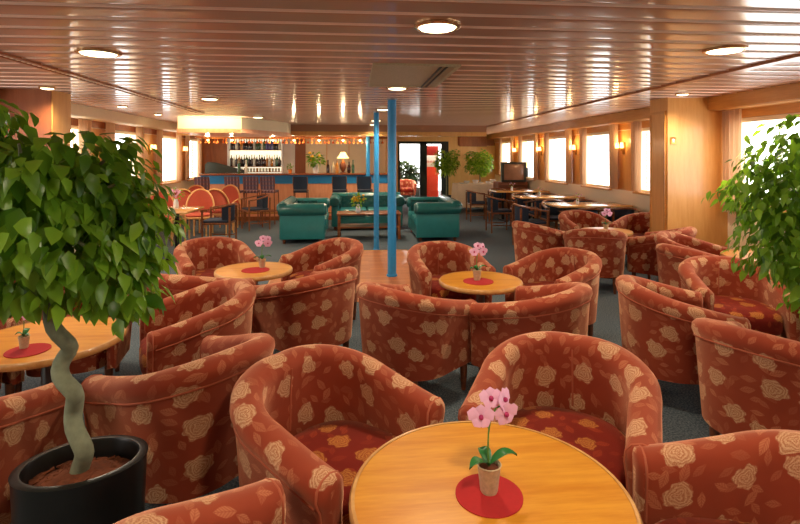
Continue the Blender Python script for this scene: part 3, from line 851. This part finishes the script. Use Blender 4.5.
def make_sofa(W, label):
    t = thing('chesterfield_sofa', label, 'sofa', (0,0,0), 0, 'teal chesterfield sofas around the coffee table')
    D = .88; h = W/2
    MB().box(-h+.16,h-.16,-D/2+.03,D/2-.08,.08,.30,.02).build('seat_base', M['teal'], t)
    MB().box(-h+.18,-.005,-D/2+.0,D/2-.22,.30,.45,.04).build('seat_cushion', M['teal'], t)
    MB().box(.005,h-.18,-D/2+.0,D/2-.22,.30,.45,.04).build('seat_cushion', M['teal'], t)
    b = MB().box(-h+.06,h-.06,D/2-.20,D/2-.04,.08,.66,.02)
    bo = b.build('back', M['teal'], t)
    cyl_x(MB(), -h+.02, h-.02, D/2-.10, .66, .115, 22).build('back_roll', M['teal_roll'], bo)
    mb, bt = tufts(-h+.2,h-.2,.44,.70,D/2-.225,6,2)
    for p in bt: mb.ball(p, .012, 6, 4)
    for k in range(9): mb.ball((-h+.2+(W-.4)*k/8, D/2-.10, .775), .013, 6, 4)
    mb.build('tufted_panel', M['teal_dark'], bo)
    for s in (-1,1):
        a = MB().box(min(s*(h-.04),s*(h-.2)),max(s*(h-.04),s*(h-.2)),-D/2+.02,D/2-.05,.08,.60,.015)
        r = MB(); cyl_x(r, -D/2, D/2-.02, 0, 0, .115, 22, 1.15); r.xf(Matrix.Translation((s*(h-.10),0,.62)) @ Matrix.Rotation(PI/2,4,'Z'))
        ao = a.build('arm', M['teal'], t); r.build('arm_roll', M['teal_roll'], ao)
        mb, bt = tufts(-D/2+.06,D/2-.24,.44,.68,0,4,2)
        for p in bt: mb.ball(p, .012, 6, 4)
        mb.xf(Matrix.Translation((s*(h-.222),0,0)) @ Matrix.Rotation(-s*PI/2,4,'Z'))
        mb.build('tufted_panel', M['teal_dark'], ao)
        sc = MB()
        rg = []
        for rr, dy in ((.095,0),(.09,-.012),(.05,-.016)):
            rg.append([(s*(h-.10)+rr*1.15*math.cos(2*PI*j/18), -D/2+dy, .62+rr*math.sin(2*PI*j/18)) for j in range(18)])
        sc.rings(rg, False, True); sc.build('scroll_front', M['teal_dark'], ao)
    for x in (-h+.12,h-.12):
        for y in (-D/2+.1,D/2-.12): MB().lathe([(.022,0),(.032,.04),(.028,.085)], 12, (x,y,0)).build('foot', M['leg'], t)
    return t
s1 = make_sofa(1.62, 'teal chesterfield sofa facing us behind the coffee table'); s1.location = (.33,11.5,0)
s2 = make_sofa(1.55, 'teal chesterfield sofa left of the coffee table, its arm side to us'); s2.location = (-.92,10.18,0); s2.rotation_euler = (0,0,PI/2)
s3 = dup(s2, (1.62,10.18,0), -PI/2, 'teal chesterfield sofa right of the coffee table, its arm side to us')
t = thing('coffee_table', 'low dark wood coffee table with shelf between the teal sofas', 'table', (.33,10.1,0))
MB().box(-.62,.62,-.3,.3,.47,.50,.006).build('tabletop', M['chair_wood'], t)
MB().box(-.58,.58,-.27,.27,.22,.245).build('shelf', M['chair_wood'], t, False)
for x in (-.58,.58):
    for y in (-.26,.26): MB().box(x-.025,x+.025,y-.025,y+.025,0,.47,.004).build('leg', M['chair_wood'], t)
def vase_flowers(x, y, z, label, mat, name='flower_vase', s=1.0, n=26, leaf=60):
    t = thing(name, label, 'flowers', (x,y,z))
    MB().lathe([(.04*s,0),(.05*s,.02*s),(.045*s,.10*s),(.03*s,.14*s),(.036*s,.16*s)], 14).build('vase', M['glass' if False else 'china'], t)
    if n:
        mb = MB(); r = random.Random(int(x*100))
        for _ in range(n):
            a, q = r.uniform(0,6.3), r.uniform(.02,.13)*s; mb.ball((q*math.cos(a), q*math.sin(a), (.20+r.uniform(0,.14))*s), .022*s, 6, 4)
        mb.build('blooms', mat, t)
    leaves(leaf, 0, .22*s, .13*s, .11*s, .08*s, int(abs(x)*50)+3, .1, .3).build('leaves', M['leaf'], t)
    return t
vase_flowers(.12,10.05,.50,'yellow flowers in a pale vase on the coffee table', M['yellow_flower'])

# ------------------------------------------------------------------ dining chairs and tables
DC = [None]
def make_dining(label):
    t = thing('dining_armchair', label, 'chair', (0,0,0), 0, 'wooden dining armchairs with dark blue upholstery')
    for x, y in ((-.24,-.24),(.24,-.24),(-.22,.22),(.22,.22)):
        top = .66 if y < 0 else .70
        MB().tube([(x,y,0),(x*1.02,y*1.02,top)], [.016,.021], 8).build('leg', M['chair_wood'], t)
    MB().box(-.25,.25,-.26,.22,.40,.43,.008).build('seat_frame', M['chair_wood'], t)
    MB().box(-.235,.235,-.25,.20,.43,.475,.02).build('seat_pad', M['blue_fab'], t)
    rail = []
    for i in range(25):
        th = PI*i/24; c, s = math.cos(th), math.sin(th)
        rail.append((.28*c, -.26+ .53*(s**.75), .655+.10*s))
    r = MB()
    rs = []
    for i, p in enumerate(rail):
        q = Vector(rail[min(i+1,24)])-Vector(rail[max(i-1,0)]); nn = Vector((q.y,-q.x,0)).normalized(); p = Vector(p)
        rs.append([p+nn*.022+Vector((0,0,-.012)), p+nn*.022+Vector((0,0,.012)), p-nn*.022+Vector((0,0,.012)), p-nn*.022+Vector((0,0,-.012))])
    r.rings(rs); r.build('top_rail', M['chair_wood'], t)
    bk = []; zb = []
    for i in range(15):
        th = PI*(.20+.60*i/14); c, s = math.cos(th), math.sin(th)
        x, y = .265*c, -.26+.515*(s**.75)
        bk.append((x,y,.655+.10*s-.015)); zb.append((x*.96,y*.97,.47))
    nn = 15
    m = MB(); inner = [(x*.90,y*.93-.004,z) for x,y,z in bk]; inb = [(x*.90,y*.93-.004,z) for x,y,z in zb]
    m.rings([bk, zb, inb, inner, bk], False, False, closed=False); m.build('backrest', M['blue_fab'], t)
    for s in (-1,1): MB().tube([(s*.24,-.2,.16),(s*.22,.2,.16)],.011,6).build('stretcher', M['chair_wood'], t)
    return t
def dining(x, y, face, label):
    rz = math.radians(face+90)
    if DC[0] is None:
        DC[0] = make_dining(label); DC[0].location = (x,y,0); DC[0].rotation_euler = (0,0,rz); return DC[0]
    return dup(DC[0], (x,y,0), rz, label)
def dining_table(x0, x1, y, w, label):
    xc = (x0+x1)/2; h = (x1-x0)/2
    t = thing('dining_table', label, 'table', (xc,y,0), 0, 'wood topped dining tables')
    MB().box(-h,h,-w/2,w/2,.72,.752,.008).build('tabletop', M['dining_top'], t)
    for s in (-1,1):
        MB().lathe([(.035,.03),(.035,.72)], 14, (s*h*.6,0,0)).build('column', M['steel_dark'], t)
        MB().box(s*h*.6-.05,s*h*.6+.05,-w*.42,w*.42,0,.03,.008).build('foot_bar', M['steel_dark'], t)
    return t
TY = [(8.75,'nearest the wood pillar'),(10.6,'second from the wood pillar'),(12.5,'farthest from the wood pillar')]
for i, (ty, w) in enumerate(TY):
    dining_table(3.5,4.84,ty,.72,'long wood topped dining table at the right windows, '+w)
    for j, (xx, nm) in enumerate(((3.84,'aisle'),(4.47,'window'))):
        dining(xx, ty+.56, -90, 'navy dining armchair on the far %s seat of the table %s' % (nm, w))
        if i < 2: dining(xx, ty-.56, 90, 'navy dining armchair on the near %s seat of the table %s' % (nm, w))
    if i < 3: dining(3.12, ty+.02, 0, 'navy dining armchair at the aisle end of the table '+w)
    if i < 3: 
        f = vase_flowers(4.0, ty, .752, 'small flower vase on the dining table '+w, M['petal'], 'flower_vase', .6, 4, 14); f['group'] = 'table flowers on the dining tables'
# buffet table with cloth and dishes
t = thing('buffet_table', 'table under a pale patterned cloth before the large round ficus', 'table', (3.62,14.95,0))
MB().box(-.55,.75,-.35,.35,.77,.80).build('tabletop', M['chair_wood'], t, False)
for x in (-.5,.7):
    for y in (-.3,.3): MB().box(x-.02,x+.02,y-.02,y+.02,0,.77).build('leg', M['chair_wood'], t, False)
cm = MB(); rg = []
for z, e, am in ((.80,.0,0),(.79,.015,0),(.5,.03,.02),(.12,.05,.04)):
    ring = []
    for k in range(80):
        u = k/80*4; sd = int(u); f = u-sd
        x0, x1, y0, y1 = -.56-e, .76+e, -.36-e, .36+e
        p = [(x0+(x1-x0)*f,y0),(x1,y0+(y1-y0)*f),(x1-(x1-x0)*f,y1),(x0,y1-(y1-y0)*f)][sd]
        w = am*math.sin(k*1.3); nn = [(0,-1),(1,0),(0,1),(-1,0)][sd]
        ring.append((p[0]+nn[0]*w, p[1]+nn[1]*w, z+.003))
    rg.append(ring)
cm.rings(rg[::-1], False, True)
tag(cm.build('tablecloth', M['cloth']), 'pale patterned tablecloth draped to the floor over the buffet table', 'tablecloth').location = (3.62,14.95,0)
r = random.Random(4)
for k in range(6):
    o = MB().lathe([(.04,0),(.06,.005),(.10,.03+.04*(k%3)),(.095,.032+.04*(k%3)),(.02,.012)], 20).build('serving_dish', M['china'])
    tag(o, 'white dish set out on the buffet tablecloth', 'dish', 'white dishes on the buffet table'); o.location = (3.22+k*.2, 14.75+.25*(k%2), .804)
# television on its stand
t = thing('tv_stand', 'dark wood cabinet under the television', 'cabinet', (4.42,13.95,0))
MB().box(-.42,.42,-.25,.25,.06,.90,.01).build('carcass', M['brown_wall'], t)
for s in (-1,1):
    d = MB().box(min(0.01*s,.40*s),max(.01*s,.40*s),-.265,-.25,.10,.82).build('door', M['leg'], t, False)
    MB().ball((s*.05,-.275,.5),.012,8,5).build('knob', M['brass'], d)
MB().box(-.38,.38,-.22,.22,0,.06).build('plinth', M['steel_dark'], t, False)
t = thing('television', 'boxy dark tube television on a stand by the windows', 'television', (4.45,13.85,.90), -.14)
MB().rings([[(x*a, yy, .28+z*b) for x, z in ((-.33,-.27),(.33,-.27),(.33,.27),(-.33,.27))] for yy, a, b in ((-.24,1,1),(-.02,1,1),(.22,.62,.66))]).build('case', M['tv'], t, False)
MB().box(-.33,.33,-.26,-.24,.01,.06).box(-.33,.33,-.26,-.24,.50,.55).box(-.33,-.27,-.26,-.24,.06,.50).box(.27,.33,-.26,-.24,.06,.50).build('bezel', M['tv'], t, False)
sc = MB(); rows = []
for j in range(9):
    rows.append([(-.27+.54*i/10, -.243-.012*(1-((i-5)/5)**2)*(1-((j-4)/4)**2), .06+.44*j/8) for i in range(11)])
sc.rings(rows, False, False, closed=False).build('screen', M['screen'], t)
MB().box(.34,.42,-.1,.08,.14,.40,.01).build('speaker', M['tv'], t)

# ------------------------------------------------------------------ rattan chairs at left
RC = [None]
def make_rattan(label):
    t = thing('rattan_chair', label, 'chair', (0,0,0), 0, 'rattan chairs with terracotta backs')
    for x, y in ((-.22,-.22),(.22,-.22),(-.2,.2),(.2,.2)):
        MB().tube([(x,y,0),(x,y,.44)], .016, 8).build('leg', M['rattan'], t)
    MB().lathe([(.25,.42),(.27,.43),(.27,.45),(.25,.46),(1e-6,.46)], 28, (0,0,0)).build('seat_frame', M['rattan'], t)
    MB().lathe([(.245,.461),(.25,.49),(.2,.51),(1e-6,.515)], 28).build('seat_pad', M['terracotta'], t)
    hoop = []; pad = []
    for i in range(25):
        th = PI*i/24; x = .255*math.cos(th); z = .54+.41*math.sin(th)**.8
        y = .24-1.0*x*x+.06*math.sin(th)
        hoop.append((x,y,z))
    MB().tube(hoop, .018, 8).build('back_hoop', M['rattan'], t)
    m = MB(); rows = []
    for j in range(7):
        v = j/6; rows.append([(p[0]*.93, p[1]-.012, .54+(p[2]*.985-.54)*v) for p in hoop])
    m.rings(rows, False, False, closed=False); m.build('back_pad', M['terracotta'], t)
    for s in (-1,1): MB().tube([(s*.255,.175,.54),(s*.27,0,.66),(s*.24,-.22,.62),(s*.22,-.22,.44)], .014, 8).build('arm', M['rattan'], t)
    return t
def rattan(x, y, face, label):
    rz = math.radians(face+90)
    if RC[0] is None:
        RC[0] = make_rattan(label); RC[0].location = (x,y,0); RC[0].rotation_euler = (0,0,rz); return
    dup(RC[0], (x,y,0), rz, label)
dining_table(-4.0,-2.5,8.5,.9,'wood topped table on the left, its end by the ficus leaves')
rattan(-2.92,10.1,-80,'rattan chair with terracotta back nearest the aisle, behind the left table')
rattan(-3.38,10.78,95,'rattan chair with its back to the left table, middle of the row')
rattan(-2.70,10.75,85,'rattan chair beside the aisle with its back to the left table')
rattan(-2.78,11.6,-95,'rattan chair deepest in the left group, close to the bar stools')
rattan(-3.46,11.55,-85,'rattan chair deep in the left group, nearer the windows')
rattan(-3.95,10.35,80,'rattan chair half behind ficus leaves, beside the window wall')
rattan(-3.48,9.62,-75,'rattan chair behind the left table, half hidden by the ficus crown')
dining(-2.36,9.45,178,'navy dining armchair past the end of the left table, turned to the windows')
dining(-3.3,7.8,90,'navy dining armchair behind the ficus crown at the left table')
dining(-2.1,11.5,-150,'navy dining armchair between the rattan chairs and the bar stools')
vase_flowers(-2.9, 8.75, .752, 'small pink flower vase on the left dining table', M['petal'], 'flower_vase', .9, 16, 16)

# ------------------------------------------------------------------ bar
t = thing('bar_counter', 'long wooden bar with blue band under the counter top', 'bar', (-1.35,13.05,0))
MB().box(-2.4,2.45,-.08,.5,1.13,1.175,.012).build('counter_top', M['bar_top'], t)
MB().box(-2.38,2.42,0,.42,0,.92).build('front_panel', M['peach'], t, False)
MB().box(-2.39,2.43,-.015,.43,.92,1.13).build('blue_band', M['blue'], t, False)
MB().box(-2.38,2.42,-.03,0,.0,.1).build('kick_board', M['brown_wall'], t, False)
MB().tube([(-2.35,-.16,.2),(2.35,-.16,.2)], .018, 8).build('foot_rail', M['brass'], t)
ST = [None]
def make_stool(label, mat):
    t = thing('bar_stool', label, 'stool', (0,0,0), 0, 'bar stools along the counter')
    for x, y in ((-.19,-.18),(.19,-.18),(-.18,.18),(.18,.18)):
        MB().tube([(x*1.15,y*1.15,0),(x,y,.74)], .016, 6).build('leg', M['chair_wood'], t)
    MB().tube([(-.2,-.19,.3),(.2,-.19,.3),(.2,.19,.3),(-.2,.19,.3)], .011, 6, closed=True).build('foot_ring', M['chair_wood'], t)
    MB().box(-.21,.21,-.2,.2,.74,.80,.02).build('seat', mat, t)
    m = MB().rings([[(x*k, .20+dy+.04*(1-(x/.2)**2)*1.0, z) for x in (-.2,-.1,0,.1,.2)] + [(x*k, .23+dy+.04*(1-(x/.2)**2), z) for x in (.2,.1,0,-.1,-.2)] for z, k, dy in ((.82,.95,0),(.95,1,.01),(1.1,1,.03),(1.13,.96,.035))])
    m.build('backrest', mat, t)
    for s in (-1,1): MB().tube([(s*.19,.18,.74),(s*.205,.235,1.0),(s*.2,.26,1.12)], .014, 6).build('back_post', M['chair_wood'], t)
    return t
p1 = make_stool('plaid backed bar stool at the left end of the bar', M['plaid'])
p2 = make_stool('navy backed bar stool behind the left teal sofa', M['blue_fab'])
def put(o, px, Y): 
    q = math.tan(math.atan((px-400)/510)+TH)*Y; o.location = (q, Y, 0); o.rotation_euler = (0,0,PI+rnd.uniform(-.15,.15)); o.scale = (.82,.9,1)
put(p1, 205, 12.45)
for px_, lb in ((235,'plaid backed bar stool, second from the left end of the bar'),(252,'plaid backed bar stool, third from the left end of the bar'),(270,'plaid backed bar stool just left of the teal sofa')):
    put(dup(p1, label=lb), px_, 12.45)
put(p2, 301, 12.45)
put(dup(p2, label='navy backed bar stool right of the sofa, below the table lamp'), 340, 12.45)
put(dup(p2, label='navy backed bar stool behind the thin blue pole'), 365, 12.45)
# bar back: lit bottle shelves
t = thing('bottle_shelf', 'lit white shelf unit of bottles behind the bar', 'shelf', (-2.77,YK-.03,0))
MB().box(-.74,.74,-.02,0,1.0,2.1).build('lit_back', M['shelf_glow'], t, False)
MB().box(-.78,-.74,-.2,0,0,2.12).build('side_panel', M['white'], t, False)
MB().box(.74,.78,-.2,0,0,2.12).build('side_panel', M['white'], t, False)
for z in (1.17,1.32,1.80): MB().box(-.74,.74,-.2,-.02,z-.02,z).build('shelf_board', M['bar_top'], t, False)
MB().box(-.74,.74,-.3,-.02,0,1.0).build('lower_cabinet', M['panel_dark'], t, False)
BT = {}
def bottle(x, y, z, mat, shape, label, grp):
    k = (mat, shape)
    if k not in BT:
        pr = [[(.034,0),(.037,.01),(.037,.15),(.014,.20),(.013,.26),(.016,.262),(.016,.28)],
              [(.04,0),(.042,.01),(.042,.17),(.03,.20),(.013,.22),(.013,.27),(.001,.272)],
              [(.032,0),(.046,.03),(.046,.13),(.016,.19),(.014,.24),(.001,.242)]][shape]
        BT[k] = MB().lathe([(a*1.05,b*1.22) for a, b in pr], 10).build('liquor_bottle', M[mat]); o = BT[k]
    else:
        o = BT[k].copy(); C.objects.link(o)
    o.location = (x,y,z); tag(o, label, 'bottle', grp)
bm_ = [('bottle_brown','dark brown'),('bottle_green','green'),('bottle_clear','pale clear'),('bottle_blue','blue labelled'),('bottle_amber','amber')]
seqU = [0,0,2,0,4,0,0,0,0,2,1,1,2,1,3,3,3,0,0,2]
seqL = [0,2,0,4,0,0,1,0,0,2,0,0,0,0,4,2,4,2,1,0]
for row, z, seq, nm in ((0,1.80,seqU,'upper'),(1,1.32,seqL,'middle')):
    for i, k in enumerate(seq):
        bottle(-2.77-.68+i*.0715, YK-.14, z, bm_[k][0], (i*7+row) % 3, '%s bottle on the %s lit shelf behind the bar' % (bm_[k][1], nm), '%s bottles on the %s bar shelf' % (bm_[k][1], nm))
for i in range(16):
    o = MB().lathe([(.03,0),(.034,.01),(.036,.10),(.033,.10),(.03,.012)], 10).build('drinking_glass', M['bottle_clear' if i%4 else 'bottle_amber'])
    o.location = (-2.77-.66+i*.088, YK-.14, 1.17)
    tag(o, ('pale' if i%4 else 'amber')+' drinking glass on the lowest lit shelf behind the bar', 'glass', 'glasses on the lowest bar shelf')
# things on the bar
ZB = 1.175
def bx_(px, Y=13.3): return (math.tan(math.atan((px-400)/510)+TH)*Y, Y)
x, y = bx_(343); t = thing('table_lamp', 'table lamp with cream shade standing on the bar', 'lamp', (x,y,ZB))
MB().lathe([(.09,0),(.09,.015),(.03,.03),(.08,.12),(.09,.2),(.04,.30),(.015,.33),(.015,.42)], 20).build('base', M['leg'], t)
MB().lathe([(.16,.38),(.10,.46),(.06,.54),(.05,.54),(.09,.46),(.15,.38)], 24).build('lamp_shade', M['shade'], t)
x, y = bx_(316); f = vase_flowers(x, y, ZB, 'leafy green bouquet in a glass vase on the bar', M['yellow_flower'], 'flower_vase', 1.55, 6, 130)
x, y = bx_(290); t = thing('small_pot_plant', 'little plant in an orange pot on the bar by the white wall', 'plant', (x,y,ZB))
MB().lathe([(.04,0),(.055,.10),(.05,.10),(.045,.08)], 14).build('pot', M['copper_glass'], t); leaves(60,0,.15,.08,.07,.05,9,.1,.3).build('leaves', M['leaf'], t)
for i, (p_, k, s) in enumerate(((328,'bottle_brown',0),(333,'bottle_clear',2),(337,'bottle_amber',1),(349,'bottle_brown',2),(353,'bottle_green',0),(239,'bottle_green',1),(246,'bottle_clear',0))):
    x, y = bx_(p_, 13.2+.1*(i%2))
    bottle(x, y, ZB, k, s, ['short brown bottle left of the lamp on the bar','pale bottle left of the lamp on the bar','amber bottle touching the lamp on the bar','brown bottle right of the lamp on the bar','green bottle right of the lamp on the bar','green bottle standing on the bar before the shelves','pale bottle standing on the bar before the shelves'][i], 'bottles standing on the bar')
# dark curved-back bench behind the bar end
t = thing('corner_bench', 'dark olive high backed bench beyond the left end of the bar', 'bench', (-3.6,14.3,0))
MB().box(-.42,.42,-.3,.25,.1,.45,.03).build('seat', M['olive'], t)
m = MB(); pf = [(-.45,.1),(.62,.1),(.62,1.22),(.3,1.30),(-.2,1.44),(-.38,1.45),(-.45,1.38)]
m.rings([[(x,.25,z) for x,z in pf],[(x,.40,z) for x,z in pf]]).build('backrest', M['olive'], t, False)
for x in (-.36,.36): MB().box(x-.03,x+.03,-.25,.2,0,.1).build('foot', M['leg'], t, False)
# glass rack under the beam
t = thing('glass_rack', 'hanging wooden rack above the bar counter under the beam', 'rack', (-1.4,13.0,2.1))
MB().box(-2.4,2.3,-.18,.18,-.035,0).build('board', M['bar_top'], t, False)
for y in (-.12,0,.12): MB().box(-2.38,2.28,y-.01,y+.01,-.05,-.035).build('runner', M['brass'], t, False)
for x in (-2.2,-.8,.7,2.1): MB().tube([(x,0,0),(x,0,HC-2.1+.02)], .01, 6).build('hanger', M['steel'], t)
GG = None
for i in range(44):
    x = -3.7+i*.104
    if GG is None: GG = MB().lathe([(.036,0),(.036,-.004),(.006,-.01),(.006,-.06),(.03,-.085),(.036,-.12),(.033,-.12),(.026,-.088)], 10).build('wine_glass', M['copper_glass']); o = GG
    else: o = GG.copy(); C.objects.link(o)
    o.location = (x, 12.88+.12*(i%2), 2.05); tag(o, 'amber tinted glass hanging upside down from the bar rack', 'glass', 'glasses hanging from the bar rack')
SPX = [208,232,273,294,319,343,360]
for i, p_ in enumerate(SPX):
    x, y = bx_(p_, 12.75)
    t = thing('spot_light', 'x', 'lamp', (x,y,2.065), 0, 'small spotlights along the bar rack')
    t['label'] = ['spotlight at the left end of the bar rack','spotlight above the left part of the bottles','spotlight above the right end of the bottle shelf','spotlight above the white wall panel','spotlight above the green bouquet','spotlight above the table lamp','spotlight at the right end of the bar rack'][i]
    MB().lathe([(.022,.0),(.03,-.05),(.026,-.05)], 12).build('housing', M['brass'], t)
    MB().ball((0,0,-.055), .028, 10, 6).build('bulb', M['spot'], t)
    L = bpy.data.lights.new('lamp', 'POINT'); L.energy = 9; L.color = (1,.7,.4); L.shadow_soft_size = .04
    o = bpy.data.objects.new('lamp', L); C.objects.link(o); o.location = (x,y-.05,1.95)

# ------------------------------------------------------------------ light
w = bpy.data.worlds.new('world'); bpy.context.scene.world = w; w.use_nodes = True
nt = w.node_tree; bg = nt.nodes['Background']
sky = nt.nodes.new('ShaderNodeTexSky'); sky.sky_type = 'HOSEK_WILKIE'; sky.turbidity = 8; sky.sun_direction = (.5,.2,.6)
mixn = nt.nodes.new('ShaderNodeMix'); mixn.data_type = 'RGBA'; mixn.inputs[0].default_value = .85
nt.links.new(sky.outputs[0], mixn.inputs[6]); mixn.inputs[7].default_value = (1,.98,.95,1)
nt.links.new(mixn.outputs[2], bg.inputs['Color']); bg.inputs['Strength'].default_value = 7
def area(name, loc, rot, sx, sy, e, col, portal=False):
    L = bpy.data.lights.new(name, 'AREA'); L.shape = 'RECTANGLE'; L.size = sx; L.size_y = sy; L.energy = e; L.color = col
    if portal: L.cycles.is_portal = True
    o = bpy.data.objects.new(name, L); C.objects.link(o); o.location = loc; o.rotation_euler = rot; return o
for (u, v) in WR: area('portal', (XR+.12,(u+v)/2,(ZS+ZT)/2), (0,PI/2,0), ZT-ZS, v-u, 1, (1,1,1), True)
for (u, v) in WL: area('portal', (XL-.12,(u+v)/2,(ZS+ZT)/2), (0,-PI/2,0), ZT-ZS, v-u, 1, (1,1,1), True)
# cove light at the bar bulkhead, wall sconce glow
area('lamp', (-2.7,9.9,2.3), (math.radians(75),0,0), 1.2, .05, 9, (1,.82,.45))
for x, y, _ in SR:
    L = bpy.data.lights.new('lamp', 'POINT'); L.energy = 5; L.color = (1,.62,.28); L.shadow_soft_size = .05
    o = bpy.data.objects.new('lamp', L); C.objects.link(o); o.location = (x-.16,y,1.88)
L = bpy.data.lights.new('lamp', 'POINT'); L.energy = 4; L.color = (1,.8,.5); L.shadow_soft_size = .05
o = bpy.data.objects.new('lamp', L); C.objects.link(o); q = bx_(343); o.location = (q[0],q[1],ZB+.62)

sc = bpy.context.scene
sc.view_settings.view_transform = 'Standard'
sc.view_settings.look = 'None'
sc.view_settings.exposure = 0.0
sc.cycles.max_bounces = 8; sc.cycles.diffuse_bounces = 4; sc.cycles.glossy_bounces = 4; sc.cycles.transparent_max_bounces = 12
sc.cycles.sample_clamp_indirect = 6
sc.cycles.use_denoising = True
